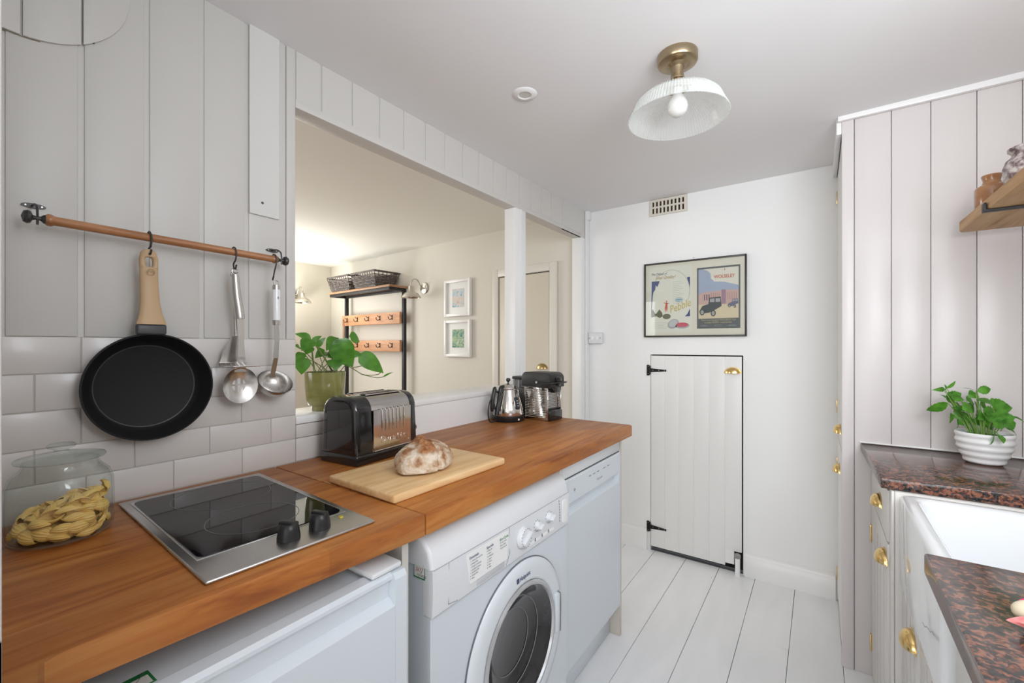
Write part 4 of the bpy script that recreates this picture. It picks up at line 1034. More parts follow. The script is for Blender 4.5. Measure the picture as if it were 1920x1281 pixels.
# control fascia, leaning slightly
fp0=Vector((.588,0,.767)); fp1=Vector((.584,0,.668))
bm=B(); prism(bm,[(.560,.767),(.5885,.767),(.590,.72),(.5865,.668),(.560,.668)],y0w-.001,y1w+.001,'y'); fas=obj('control_fascia',bm,APPL2,wm,True)
bm=B(); HC=(.985,.424); HR=.163; N=64; zz0,zz1=.06,.6665
def onrect(a):
    ca,sa=math.cos(a),math.sin(a); ts=[]
    if ca>1e-9: ts.append((y1w-HC[0])/ca)
    if ca<-1e-9: ts.append((y0w-HC[0])/ca)
    if sa>1e-9: ts.append((zz1-HC[1])/sa)
    if sa<-1e-9: ts.append((zz0-HC[1])/sa)
    t_=min(ts); return (HC[0]+ca*t_,HC[1]+sa*t_)
angs=sorted([2*PI*i/N for i in range(N)]+[math.atan2(z_-HC[1],y_-HC[0])%(2*PI) for y_ in (y0w,y1w) for z_ in (zz0,zz1)])
fi=[bm.verts.new((.5805,HC[0]+HR*math.cos(a),HC[1]+HR*math.sin(a))) for a in angs]; fo=[bm.verts.new((.5805,*onrect(a))) for a in angs]
bi=[bm.verts.new((.545,v_.co.y,v_.co.z)) for v_ in fi]; bo=[bm.verts.new((.562,v_.co.y,v_.co.z)) for v_ in fo]
for i in range(len(angs)):
    k=(i+1)%len(angs); bm.faces.new((fi[i],fo[i],fo[k],fi[k])); bm.faces.new((fo[i],bo[i],bo[k],fo[k])); bm.faces.new((fi[i],fi[k],bi[k],bi[i]))
obj('front_panel',bm,APPL,wm,True)
bm=B(); box(bm,.55,.576,y0w+.01,y1w-.01,.0,.055,.002); obj('kick_plate',bm,APPL2,wm,True)
# drawer outline + printed panel
def wf(y,z,d=.0): # point on fascia face
    x=.5886+(.0015 if abs(z-.72)<.03 else .0)+d
    if z<.72: x=.590+(z-.72)*(.0035/.052)+d
    else: x=.590-(z-.72)*(.0015/.047)+d
    return (x,y,z)
tilt=(-.03,0,1)
bm=B(); ys=(.700,.926)
for a,b in (((ys[0],.766),(ys[0],.676)),((ys[0],.676),(.73,.6705)),((ys[1],.766),(ys[1]+.002,.70)),((ys[1]+.002,.70),(.915,.672))): tube(bm,[wf(a[0],a[1],.0002),wf(b[0],b[1],.0002)],.0007,5)
obj('drawer_joint',bm,GREYP,fas,True)
bm=B(); tube(bm,[(.5888,y0w+.002,.7675),(.5888,y1w-.002,.7675)],.0009,5); tube(bm,[(.5866,y0w+.002,.668),(.5866,y1w-.002,.668)],.0009,5); obj('panel_joint',bm,LGREY,wm,True)
bm=B(); A_=[wf(.770,.690,.0006),wf(.915,.690,.0006),wf(.918,.762,.0006),wf(.755,.762,.0006)]
B_=[wf(.770,.690,.0030),wf(.915,.690,.0030),wf(.918,.762,.0018),wf(.755,.762,.0018)]
VA=[bm.verts.new(p) for p in A_]; VB=[bm.verts.new(p) for p in B_]; bm.faces.new(VA); bm.faces.new(VB[::-1])
for i in range(4): bm.faces.new((VA[i],VB[i],VB[(i+1)%4],VA[(i+1)%4]))
dw=obj('detergent_drawer',bm,GLOSSW,fas,True)
bm=B(); box(bm,.5840,.5895,.795,.905,.673,.688,.002,2); obj('drawer_grip',bm,mat('grip_shadow_grey',(.55,.56,.58),.35),dw,True)
def ftext(s_,y,z,size,m,d=.0028,sx=1,nm='lettering',par=dw): text(nm,s_,size,face(wf(y,z,d),(0,1,0),tilt),m,par,True,sx=sx,depth=.0001)
ftext('Essentials',.765,.7475,.0088,c('blue_ink',.05,.07,.16)); ftext('Specials',.828,.7475,.0088,c('blue_ink',.05,.07,.16)); ftext('Eco Cycle',.882,.7475,.0088,GREEN)
for i,(s_) in enumerate(('Cotton Pre-wash 90','Heavy Soils','Cotton Coloured','Synthetics Heavy','Synthetics 40','Cotton Fast','Rinse')): ftext(str(i+1)+'  '+s_,.768,.7405-.0068*i,.0046,GREYP)
for i,(s_) in enumerate(('Baby 40','Wool','Delicates','Sport','Shoes','Spin','Pump')): ftext(str(i+8)+'  '+s_,.829,.7405-.0068*i,.0046,GREYP)
for i,(s_) in enumerate(('Eco Cotton','Eco Synth','Eco Fast 30')): ftext('P'+str(i+1)+' '+s_,.882,.7405-.0068*i,.0046,GREYP)
def dial(y,z,r_,par,ticks=16,name='programme_dial'):
    M=face(wf(y,z,.0002),(0,1,0),tilt)
    bm=B(); lathe(bm,[(0,0),(r_*1.12,0),(r_*1.12,.0015),(r_*1.02,.003),(r_,.010),(r_*.93,.012),(0,.012)],40,M); box(bm,-r_*.9,r_*.9,-r_*.2,r_*.2,.010,.021,r_*.15,2,M=M@RZ(.5)); k=obj(name,bm,APPL2,par,True)
    bm=B()
    for i in range(ticks):
        a=2*PI*i/ticks; box(bm,-.0011,.0011,-.0011,.0011,.0,.0006,M=M@T((r_*1.45*math.cos(a),r_*1.45*math.sin(a),.0)) if r_<.02 else M@T((r_*.97*math.cos(a)*.96,r_*.97*math.sin(a)*.96,.0121)))
    obj('dial_mark',bm,GREYP,k,True)
dial(.989,.719,.026,fas,18); dial(1.060,.726,.011,fas,10,'spin_knob'); dial(1.126,.730,.012,fas,10,'temperature_knob')
for i in range(4):
    y=1.035+.037*i; bm=B(); box(bm,-.0135,.0135,-.0045,.0045,0,.0016,.001,1,M=face(wf(y,.685,.0001),(0,1,0),tilt)); q=obj('push_button',bm,GLOSSW,fas,True)
    bm=B(); box(bm,-.0015,.0015,-.0045,.0045,0,.0012,M=face(wf(y-.018,.688,.0001),(0,1,0),tilt)); obj('button_light',bm,GREYP,q,True)
bm=B()
for i in range(8): box(bm,-.0012,.0012,-.0028,.0028,0,.0008,M=face(wf(1.190+.0008*i,.757-.0088*i,.0002),(0,1,0),tilt))
obj('indicator_light',bm,GREYP,fas,True)
bm=B(); prism(bm,rr4(1.212,1.240,.682,.752,.006,0) and [(p[0],p[1]) for p in rr4(1.212,1.240,.682,.752,.006,0)],.5885,.5915,'x'); obj('start_panel',bm,GLOSSW,fas,True)
sticker(wm,face((.532,y0w-.0008,.742),(1,0,0),(0,0,1)),.034,.036)
# porthole door
dc=(.5815,.985,.424)
DM=T(dc)@RY(PI/2)@RZ(PI/2)
DM=T(dc)@RY(PI/2)
dO=lathe
bm=B(); lathe(bm,[(.224,0),(.226,.003),(.222,.008),(.205,.012),(.180,.0145),(.172,.0135),(.168,.008),(.166,0)],72,DM); dor=obj('door',bm,mat('white_door_plastic',(.72,.76,.80),.24),wm,True,angle=50)
for v_ in dor.data.vertices:     # flattened left side of the door
    pass
bm=B(); lathe(bm,[(.168,.009),(.170,.013),(.164,.018),(.158,.017),(.155,.010)],72,DM); obj('porthole_rim',bm,mat('grey_rim',(.55,.56,.58),.25,.6),dor,True)
bm=B(); lathe(bm,[(.158,.012),(.150,.008),(.140,-.004),(.120,-.020),(.080,-.032),(0,-.036)],72,DM); obj('porthole_glass',bm,mat('dark_porthole_glass',(.035,.034,.036),.06,coat=.6,var=((14,14,14),(.015,.015,.016),.2)),dor,True)
bm=B(); lathe(bm,[(.118,-.018),(.1195,-.0165),(.121,-.0185)],72,DM); lathe(bm,[(.084,-.0295),(.0855,-.028),(.087,-.0298)],72,DM); obj('glass_ring',bm,mat('ring_mid_grey',(.22,.22,.23),.25),dor,True)
bm=B(); box(bm,.583,.605,1.150,1.172,.375,.490,.005,2); gr_=obj('door_grip',bm,APPL,dor,True)
bm=B(); box(bm,.5835,.6060,1.1725,1.1745,.372,.493,.0005,1); obj('grip_edge',bm,STEEL,gr_,True)
bm=B(); lathe(bm,[(.2265,-.0002),(.229,-.0002),(.229,.001),(.2265,.001)],72,DM,closed=True); obj('door_joint',bm,GREYP,wm,True)
text('lettering','Hotpoint',.0165,face((.5965,.964,.610),(0,1,0),(-.05,0,1)),c('blue_ink',.05,.07,.16),dor,True,sx=.85)
bm=B(); box(bm,0,.0095,0,.0125,0,.0005,M=face((.5965,.951,.609),(0,1,0),(-.05,0,1))); obj('logo_block',bm,c('blue_ink',.05,.07,.16),dor,True)
# dishwasher
dwm=thing('dishwasher','slim white dishwasher at the free end of the worktop','dishwasher',(.30,1.53,0))
yd0,yd1=1.290,1.784
tb(.03,.525,yd0,yd1,.10,.795,'cabinet',APPL,dwm,.003)
tb(.3,.552,yd0-.008,yd1,.7908,.853,'filler_strip',APPL2,dwm,.002)
def ddoor():
    bm=B()
    prof=[(.527,.135),(.552,.135),(.557,.140),(.557,.664),(.552,.668),(.538,.676),(.538,.700),(.557,.703),(.559,.706),(.559,.782),(.555,.787),(.527,.787)]
    prism(bm,prof,yd0+.022,yd1-.022,'y')
    e=[(.527,.135),(.552,.135),(.557,.140),(.557,.782),(.553,.787),(.527,.787)]
    prism(bm,e,yd0,yd0+.0218,'y'); prism(bm,e,yd1-.0218,yd1,'y'); return bm
dd_=obj('door',ddoor(),APPL,dwm,True,angle=30)
tb(.535,.550,yd0,yd1,.7872,.7905,'top_gap',GAP,dwm,.0005)
tb(.498,.510,yd0,yd1,.004,.118,'kick_plate',APPL,dwm,.002); tb(.45,.497,yd0,yd1,.01,.1205,'kick_gap',GAP,dwm,.0005)
bm=B()
for i,(y,w_) in enumerate(((1.47,.018),(1.505,.018),(1.54,.018),(1.60,.018),(1.64,.018))): box(bm,.5592,.5600,y,y+w_,.759,.7615)
box(bm,.5592,.5600,1.348,1.362,.742,.7435); box(bm,.5592,.5600,1.3543,1.3558,.736,.7495)
obj('button_mark',bm,GREYP,dd_,True)
text('lettering','Hotpoint',.014,face((.5593,1.538,.728),(0,1,0),(0,0,1)),LGREY,dd_,True,sx=1.0,bevel=.0002)
# ------------------------------------------------------------------ ceiling light
lz=ceilz(.9,1.355)
cl=thing('ceiling_lamp','ceiling lamp with antique brass mount and ribbed glass shade','lamp',(.900,1.356,lz))
bm=B(); lathe(bm,[(0,-.0002),(.056,-.0002),(.0575,-.003),(.0575,-.022),(.055,-.027),(.050,-.029),(.047,-.031),(.030,-.032),(.0,-.034)],48); obj('ceiling_mount',bm,ABRASS,cl)
bm=B(); lathe(bm,[(.030,-.0315),(.020,-.040),(.0175,-.055),(.0185,-.066),(.020,-.072),(.0195,-.075),(.0215,-.078),(.034,-.088),(.038,-.094),(.037,-.102),(0,-.102)],40); obj('gallery',bm,ABRASS,cl)
bm=B(); 
for a in (30,150,270):
    p=Vector((math.cos(R(a)),math.sin(R(a)),0)); tube(bm,[p*.036+Vector((0,0,-.097)),p*.050+Vector((0,0,-.097))],.0016,6); lathe(bm,[(0,-.003),(.003,-.003),(.003,.003),(0,.003)],8,T(p*.052+Vector((0,0,-.097)))@RZ(R(a))@RY(PI/2))
obj('gallery_screw',bm,ABRASS,cl)
def shade():
    bm=B(); seg=576; prof=[(.033,-.1025),(.036,-.108),(.052,-.113),(.080,-.119),(.104,-.129),(.121,-.145),(.129,-.163),(.134,-.176),(.1405,-.186),(.1425,-.191)]
    rings=[]
    for off in (0,-.0022):
        rs=[]
        for k,(r,z) in enumerate(prof):
            am=.0012*min(1,k/3) if off==0 else 0
            rs.append([bm.verts.new(((r+off+am*math.cos(2*PI*i/seg*96))*math.cos(2*PI*i/seg),(r+off+am*math.cos(2*PI*i/seg*96))*math.sin(2*PI*i/seg),z+(0 if off==0 else -.0015*(k<9)))) for i in range(seg)])
        rings.append(rs)
    for rs in rings:
        for a,b in zip(rs,rs[1:]):
            for i in range(seg): bm.faces.new((a[i],a[(i+1)%seg],b[(i+1)%seg],b[i]))
    a,b=rings[0][-1],rings[1][-1]
    for i in range(seg): bm.faces.new((a[i],a[(i+1)%seg],b[(i+1)%seg],b[i]))
    return bm
def shademat():
    m=bpy.data.materials.new('ribbed_glass'); m.use_nodes=True; nt=m.node_tree; b=nt.nodes['Principled BSDF']
    b.inputs['Base Color'].default_value=(.86,.90,.87,1); b.inputs['Roughness'].default_value=.08; b.inputs['Alpha'].default_value=.38
    lw=nt.nodes.new('ShaderNodeLayerWeight'); lw.inputs[0].default_value=.4; mr=nt.nodes.new('ShaderNodeMapRange'); mr.inputs[3].default_value=.12; mr.inputs[4].default_value=.62
    nt.links.new(lw.outputs['Facing'],mr.inputs[0]); nt.links.new(mr.outputs[0],b.inputs['Alpha']); return m
obj('glass_shade',shade(),shademat(),cl,angle=None)
bm=B(); lathe(bm,[(.013,-.102),(.013,-.118),(.020,-.130),(.0285,-.146),(.0300,-.158),(.026,-.172),(.015,-.182),(0,-.185)],36); obj('light_bulb',bm,mat('opal_bulb',(.80,.79,.77),.25),cl)
# downlight
dlt=thing('recessed_downlight','small white recessed downlight in the ceiling near the header','lamp',(.418,1.258,ceilz(.418,1.258)))
bm=B(); lathe(bm,[(.020,-.003),(.024,-.006),(.040,-.004),(.0435,-.0005)],40); obj('trim_ring',bm,GLOSSW,dlt)
bm=B(); lathe(bm,[(0,-.0025),(.021,-.0025),(.021,-.0008)],32); obj('lens',bm,mat('opal_lens',(.70,.70,.64),.3),dlt)
# ------------------------------------------------------------------ leaves helper
def leaf(bm,p,q,w,droop=.15,side=None,heart=True,serr=0,n=9,roll=0):
    p=Vector(p); q=Vector(q); d=q-p; L_=d.length
    if side is None:
        view=Vector((1,-.6,.5)).normalized(); side=d.cross(view)
        if side.length<1e-6: side=Vector((0,1,0))
        side.normalize()
    nrm=side.cross(d.normalized()).normalized()
    side=(Matrix.Rotation(roll,3,d.normalized())@side); nrm=side.cross(d.normalized()).normalized()
    rows_=[]
    for i in range(n+1):
        t=i/n
        if heart: ww=w/2*(math.sin(PI*min(1,t**.62))**.85)*(1.05-.2*t) if t<1 else 0
        else: ww=w/2*math.sin(PI*t**.8)**.8
        if i==0: ww=.0008
        if i==n: ww=.0004
        ww*=1+serr*((i%2)-.5)
        c_=p+d*t+nrm*(droop*L_*math.sin(PI*t)) 
        fold=.22
        row=[bm.verts.new(c_+side*ww*s_+nrm*(fold*ww*(abs(s_))-.10*ww*(s_*s_)*2)) for s_ in (-1,-.55,0,.55,1)]
        rows_.append(row)
    for a,b in zip(rows_,rows_[1:]):
        for k in range(4): bm.faces.new((a[k],a[k+1],b[k+1],b[k]))
def leafmat(name,c1,c2,rough=.35,sc=60):
    m=mat(name,c1,rough,var=((sc,sc,sc),c2,.15)); b=m.node_tree.nodes['Principled BSDF']; b.inputs['Transmission Weight'].default_value=0
    nt=m.node_tree; tr=nt.nodes.new('ShaderNodeBsdfTranslucent'); tr.inputs[0].default_value=(c2[0]*1.2,c2[1]*1.3,c2[2],1)
    mx=nt.nodes.new('ShaderNodeMixShader'); mx.inputs[0].default_value=.3; out=nt.nodes['Material Output']
    nt.links.new(b.outputs[0],mx.inputs[1]); nt.links.new(tr.outputs[0],mx.inputs[2]); nt.links.new(mx.outputs[0],out.inputs[0]); return m
# pothos on the sill
pt=thing('potted_pothos','trailing heart-leaved plant in olive green glazed pot on the sill','plant',(-.060,.812,1.0315))
OLV=mat('olive_glaze',(.26,.25,.075),.16,coat=.5,var=((8,8,50),(.20,.19,.055),.2))
bm=B(); lathe(bm,[(0,0),(.040,0),(.041,.003),(.041,.012),(.042,.0145),(.050,.018),(.057,.035),(.060,.070),(.0625,.119),(.0625,.122),(.060,.122),(.058,.075),(.052,.03),(0,.022)],48); obj('pot',bm,OLV,pt,angle=45)
bm=B(); lathe(bm,[(0,.112),(.0585,.110)],24); obj('soil',bm,mat('soil',(.035,.025,.018),.95,bump=((200,200,200),1,3)),pt)
POTHOS=[((-0.09,0.782,1.258),(-0.09,0.727,1.275),.0167),((-0.04,0.755,1.257),(-0.028,0.715,1.222),.0287),((-0.08,0.779,1.253),(-0.075,0.809,1.269),.0096),((-0.06,0.78,1.235),(-0.046,0.804,1.264),.0119),((-0.04,0.846,1.263),(-0.025,0.793,1.222),.0287),((-0.02,0.822,1.258),(-0.027,0.89,1.166),.0454),((-0.07,0.908,1.272),(-0.079,0.955,1.25),.0263),((-0.03,0.915,1.208),(-0.007,1.001,1.141),.0358),((-0.08,0.751,1.215),(-0.08,0.725,1.189),.0191),((-0.05,0.732,1.202),(-0.051,0.728,1.149),.0287),((-0.09,0.837,1.216),(-0.06,0.777,1.198),.0239),((-0.06,0.859,1.213),(-0.051,0.813,1.2),.0215),((-0.03,0.828,1.195),(-0.007,0.816,1.159),.0311),((-0.04,0.917,1.22),(-0.031,0.896,1.196),.0215),((-0.11,0.756,1.231),(-0.094,0.726,1.238),.0107),((-0.07,0.77,1.238),(-0.074,0.753,1.21),.0191),((-0.03,1.018,1.126),(-0.015,1.049,1.141),.0043),((-0.06,0.87,1.213),(-0.035,0.856,1.187),.0167),((-0.09,0.845,1.221),(-0.079,0.871,1.198),.0263),((-0.07,0.793,1.214),(-0.05,0.804,1.224),.0191)]
LF=leafmat('pothos_leaf',(.045,.15,.018),(.10,.28,.035),.28,40)
rl_=random.Random(5)
for p,q,w in POTHOS:
    bm=B(); leaf(bm,p,q,w*1.75,droop=.10,roll=rl_.uniform(-.25,.25)); obj('leaf',bm,LF,pt,True,angle=None)
STM=mat('green_stem',(.16,.20,.06),.5)
for i,(p,q,w) in enumerate(POTHOS):
    if i in (7,16): continue
    a=rl_.uniform(0,6.28); s0=Vector((-.06+.03*math.cos(a),.812+.035*math.sin(a)+ (p[1]-.812)*.15,1.142))
    mid=(s0+Vector(p))/2+Vector((0,(p[1]-.812)*.1,.012)); bm=B(); tube(bm,[s0,mid,p],.0014,6,smooth=5); obj('stem',bm,STM,pt,True)
for V_ in ([(-.05,.83,1.142),(-.03,.845,1.177),(-.03,.889,1.163),(-.03,.93,1.14),(-.03,.97,1.135),(-.03,.999,1.137),(-.03,1.012,1.15),(-.03,1.018,1.139)],[(-.03,.889,1.163),(-.03,.924,1.168),(-.03,.964,1.174),(-.03,.93,1.20),(-.03,.915,1.208)],[(-.03,.924,1.141),(-.03,.986,1.125),(-.03,1.018,1.126)]):
    bm=B(); tube(bm,V_,.0014,6,smooth=5); obj('vine',bm,STM,pt,True)
# herb pot on granite
hb2=thing('potted_herb','bright green basil-like herb in a ribbed white bowl pot','plant',(1.671,1.976,.8703))
bm=B(); pf_=[(0,0),(.040,0),(.046,.004)]
for i in range(25):
    t=i/24; r=.046+.0195*math.sin(PI/2*min(1,t*1.25)); r+=.0018*math.cos(2*PI*t*4.2); pf_.append((r,.006+.088*t))
pf_+=[(.064,.0965),(.0615,.095),(.058,.06),(.045,.02),(0,.012)]
lathe(bm,pf_,56); obj('bowl_pot',bm,mat('white_bisque',(.84,.84,.84),.35),hb2,angle=50)
bm=B(); lathe(bm,[(0,.088),(.060,.085)],24); obj('soil',bm,MATS['soil'],hb2)
BASIL=[((1.583,1.98,1.096),(1.548,1.963,1.092),.0077),((1.588,1.985,1.099),(1.609,1.989,1.123),.0058),((1.579,1.958,1.09),(1.574,1.939,1.112),.0096),((1.594,1.992,1.07),(1.613,1.991,1.079),.0174),((1.593,1.983,1.063),(1.575,1.998,1.073),.0116),((1.589,1.983,1.052),(1.541,2.0,1.021),.0174),((1.65,1.964,1.094),(1.628,1.976,1.1),.0039),((1.654,1.967,1.096),(1.687,1.984,1.102),.0135),((1.656,1.993,1.087),(1.635,1.977,1.072),.0154),((1.65,1.948,1.073),(1.68,1.937,1.057),.0232),((1.694,1.998,1.041),(1.736,1.995,1.045),.0328),((1.698,1.978,1.015),(1.728,1.97,1.009),.0232),((1.728,1.97,1.023),(1.742,1.966,1.013),.0068),((1.593,1.961,1.022),(1.59,1.964,.986),.0251),((1.61,1.975,1.006),(1.611,1.991,.968),.0232),((1.722,1.981,.985),(1.744,1.998,.96),.0116),((1.675,1.9,.978),(1.665,1.92,.936),.0251),((1.683,1.9,.974),(1.687,1.887,.96),.0106),((1.624,1.992,1.034),(1.612,2.01,1.044),.0193),((1.631,1.994,1.047),(1.65,1.997,1.028),.0232),((1.629,1.983,1.007),(1.616,1.971,.992),.0232),((1.649,1.99,.998),(1.674,1.993,.99),.0212),((1.656,1.957,1.028),(1.661,1.94,1.016),.0174),((1.634,1.991,1.065),(1.653,2.011,1.054),.0174),((1.682,1.945,1.008),(1.71,1.957,.987),.0232),((1.599,1.965,1.042),(1.621,1.951,1.033),.0212),((1.594,1.958,1.073),(1.625,1.968,1.064),.0174),((1.64,1.992,1.017),(1.624,1.974,.998),.0193),((1.621,1.977,1.058),(1.632,1.959,1.046),.0193),((1.589,1.983,1.086),(1.605,1.976,1.072),.0193),((1.587,1.993,1.072),(1.605,2.012,1.048),.0174),((1.671,1.97,.998),(1.694,1.99,.98),.0174),((1.607,1.959,1.029),(1.621,1.942,1.012),.0193)]
LB=leafmat('herb_leaf',(.05,.19,.02),(.13,.38,.04),.45,70)
LB2=mat('herb_stem',(.20,.36,.08),.5)
for k_ in range(16):
    a=rl_.uniform(0,6.28); q_=rl_.uniform(.01,.055); z_=rl_.uniform(.99,1.055); p_=Vector((1.655+q_*math.cos(a)*1.2,1.970+q_*math.sin(a)*.8,z_)); b_=a+rl_.uniform(-.8,.8)
    BASIL.append((tuple(p_),tuple(p_+Vector((.024*math.cos(b_),.02*math.sin(b_),rl_.uniform(-.014,.010)))),.019))
for i,(p,q,w) in enumerate(BASIL):
    p=Vector(p); q=Vector(q); 
    if (q-p).length<.030: q=p+(q-p).normalized()*.032
    bm=B(); leaf(bm,p,q,max(w*2.0,.012),droop=.12,roll=rl_.uniform(-.35,.35),serr=.10,heart=(i%2==0),n=11,side=None); obj('leaf',bm,LB,hb2,True,angle=None)
    s0=Vector((1.671+(p.x-1.671)*.35,1.976+(p.y-1.976)*.3,.955))
    if p.z<.99: s0=Vector((1.671+(p.x-1.671)*.7,1.976+(p.y-1.976)*.75,.972))
    mid=(s0+p)/2+Vector((0,0,.008)); bm=B(); tube(bm,[s0,mid,p],.0011,5,smooth=4); obj('stem',bm,LB2,hb2,True)
# ------------------------------------------------------------------ shelf with pots
SHW=woodmat('shelf_wood',(.46,.27,.125),(.58,.38,.20),(.28,.14,.055),axis='y',rough=.6,grain=.8,coat=0)
bm=B(); prism(bm,[(1.623,2.000),(1.615,1.975),(1.620,1.1),(1.8795,1.1),(1.8795,2.000)],1.604,1.636,'z',bev=.004)
shf=tag(obj('wall_shelf',bm,SHW),'rustic wooden shelf on black brackets above the far granite slab','shelf')
for y in (1.70,1.20):
    bm=B(); box(bm,1.612,1.8795,y-.012,y+.012,1.5985,1.6035,.001); box(bm,1.609,1.6135,y-.012,y+.012,1.5985,1.622,.001); box(bm,1.8755,1.8795,y-.012,y+.012,1.50,1.5985,.001)
    obj('bracket',bm,mat('black_steel',(.03,.03,.032),.5,.5),shf)
SALT=mat('salt_glaze',(.30,.13,.05),.22,coat=.5,var=((18,18,30),(.42,.21,.09),.2))
jz=1.6365
bm=B(); lathe(bm,[(0,0),(.034,0),(.036,.003),(.0365,.062),(.034,.068),(.022,.075),(.0185,.084),(.0195,.090),(.0225,.100),(.0215,.102),(.017,.098),(.0145,.086),(.014,.075),(0,.075)],40); o=obj('stoneware_bottle',bm,SALT); o.location=(1.662,1.862,jz); tag(o,'glossy brown stoneware bottle at the far end of the shelf','bottle')
MOT=rampmat('mottled_purple_glaze',[(.38,(.12,.07,.08)),(.5,(.34,.28,.27)),(.62,(.52,.48,.45))],(70,70,70),.35,5,bump=.3)
bm=B(); lathe(bm,[(0,0),(.040,0),(.044,.004),(.048,.030),(.050,.060),(.045,.078),(.036,.086),(.033,.092),(.036,.098),(.041,.103),(.041,.109),(.037,.111),(.031,.108),(.030,.090),(0,.088)],40); o=obj('pottery_jar',bm,MOT); o.location=(1.688,1.668,jz); tag(o,'mottled grey purple pottery jar on the shelf at right frame edge','jar')
# ------------------------------------------------------------------ flower on granite
fw=thing('cut_flower','cream and magenta flower head lying on the near granite slab','flower',(1.482,.850,.8705))
CRM=mat('cream_petal',(.80,.70,.52),.5,sss=.1); MAG=mat('magenta_petal',(.55,.012,.12),.45,var=((40,200,40),(.72,.06,.20),.2)); PNK=mat('pink_petal',(.68,.14,.16),.45,var=((60,60,60),(.80,.35,.32),.2)); YEL=mat('yellow_petal',(.85,.50,.03),.45)
bm=B(); bmesh.ops.create_uvsphere(bm,u_segments=24,v_segments=14,radius=1)
for v_ in bm.verts: v_.co=Vector((v_.co.x*.034+.008,v_.co.y*.022+.010,v_.co.z*.0175+.018))
obj('bulb',bm,CRM,fw)
bm=B()
for i in range(6):
    y=.018-.006*i*.6; tube(bm,[(-.016+.003*i,y,.0285+.0006*i),(-.004+.002*i,y-.001,.0348),(.008,y-.001,.0362),(.028,y-.002,.0325)],[.0008,.0026,.0028,.001],6,smooth=4)
obj('stripe',bm,MAG,fw)
for k,(p,q,w,m_) in enumerate((((.010,-.014,.012),(-.034,-.006,.008),.018,PNK),((.030,-.016,.022),(-.026,-.016,.014),.022,PNK),((.030,-.026,.014),(-.024,-.028,.007),.020,MAG),((.030,-.008,.030),(-.008,-.012,.025),.014,YEL),((.034,-.034,.010),(-.016,-.038,.005),.018,MAG))):
    bm=B(); leaf(bm,p,q,w,droop=.12,heart=False,side=Vector((0,.8,.6))); obj('petal',bm,m_,fw,angle=None)
bm=B(); tube(bm,[(.036,-.01,.014),(.06,-.03,.006),(.10,-.06,.004)],.003,8,smooth=4); obj('stalk',bm,STM,fw)
# ------------------------------------------------------------------ dining side: door, rack, lamps, pictures
def FL(x,y,z): return FM@Vector((x,y,z))
def farthing(name,label,cat,x,z,group=None,off=0):
    p=FL(x,off,z); return thing(name,label,cat,p,-FA,group)
def lb(par,x0,x1,y0,y1,z0,z1,name,m,bev=.002):
    bm=B(); box(bm,x0,x1,y0,y1,z0,z1,bev); return obj(name,bm,m,par)
# pictures : centre x ~ -1.175 (world)
def picture(x,z,lab,stops,seed):
    p=farthing('picture_frame',lab,'picture',x,z,'small white-framed pictures on the far wall')
    w,h=.151,.150; bm=B()
    for a in ((-w,-w+.022,-h,h),(w-.022,w,-h,h),(-w+.022,w-.022,-h,-h+.022),(-w+.022,w-.022,h-.022,h)): box(bm,a[0],a[1],-.030,-.001,a[2],a[3],.002)
    obj('frame',bm,GLOSSW,p); lb(p,-w+.02,w-.02,-.010,-.002,-h+.02,h-.02,'mount',mat('white_mount',(.84,.84,.83),.6))
    bm=B(); box(bm,-.068,.068,-.0118,-.0102,-.075,.075); a=obj('print',bm,rampmat('art_%d'%seed,stops,(14,14,26),.6,6,dist=1.5),p)
picture(-1.115,1.625,'white-framed pale seaside print, upper of the two on the far wall',[(.30,(.20,.38,.50)),(.44,(.48,.62,.68)),(.54,(.72,.60,.52)),(.66,(.66,.40,.30))],1)
picture(-1.115,1.293,'white-framed green leafy print, lower of the two on the far wall',[(.30,(.05,.16,.20)),(.44,(.18,.36,.26)),(.55,(.40,.50,.28)),(.68,(.50,.60,.58))],2)
# door 2 with frame
d2=thing('door_2','cream interior door','door',FL(-.445,0,0),-FA); del d2['category']; d2['kind']='structure'
lb(d2,-.225,.228,-.012,-.001,.0,1.745,'leaf',mat('door_cream',(.66,.60,.50),.4),.002)
for x0,x1,z0,z1 in ((-.29,-.232,0,1.81),(.235,.293,0,1.81),(-.232,.235,1.752,1.81)): 
    bm=B(); box(bm,x0,x1,-.022,-.001,z0,z1,.004); 
    obj('door_frame',bm,CREAM,d2)
bm=B(); box(bm,-.2315,.2345,-.0012,-.0006,0,1.751); obj('frame_gap',bm,GAP,d2)
cup_handle(T((.170,-.0125,1.075)),d2,.085,.034,m=mat('aged_brass',(.45,.33,.16),.3,1))
# coat rack shelf
rk=thing('coat_rack','industrial coat rack with wooden hook boards and black frame','rack',FL(-2.24,-.02,0),-FA)
BLKM=MATS['black_steel']; OAK=woodmat('rack_oak',(.60,.30,.15),(.70,.40,.22),(.46,.20,.09),axis='x',rough=.5,grain=.7,coat=0)
RW=.50
for x in (-RW+.02,RW-.02):
    bm=B(); box(bm,x-.016,x+.016,-.055,-.025,0,1.735,.002); obj('upright',bm,BLKM,rk)
bm=B(); box(bm,-RW,RW,-.215,-.19,1.722,1.747,.002); box(bm,-RW,RW,-.055,-.03,1.722,1.747,.002); box(bm,-RW,-RW+.025,-.19,-.055,1.722,1.747,.002); box(bm,RW-.025,RW,-.19,-.055,1.722,1.747,.002); obj('shelf_frame',bm,BLKM,rk)
bm=B(); box(bm,-RW-.01,RW+.01,-.222,-.02,1.748,1.768,.003); obj('top_shelf',bm,woodmat('rack_top',(.35,.19,.10),(.45,.26,.14),(.22,.11,.05),axis='x',rough=.5,coat=0),rk)
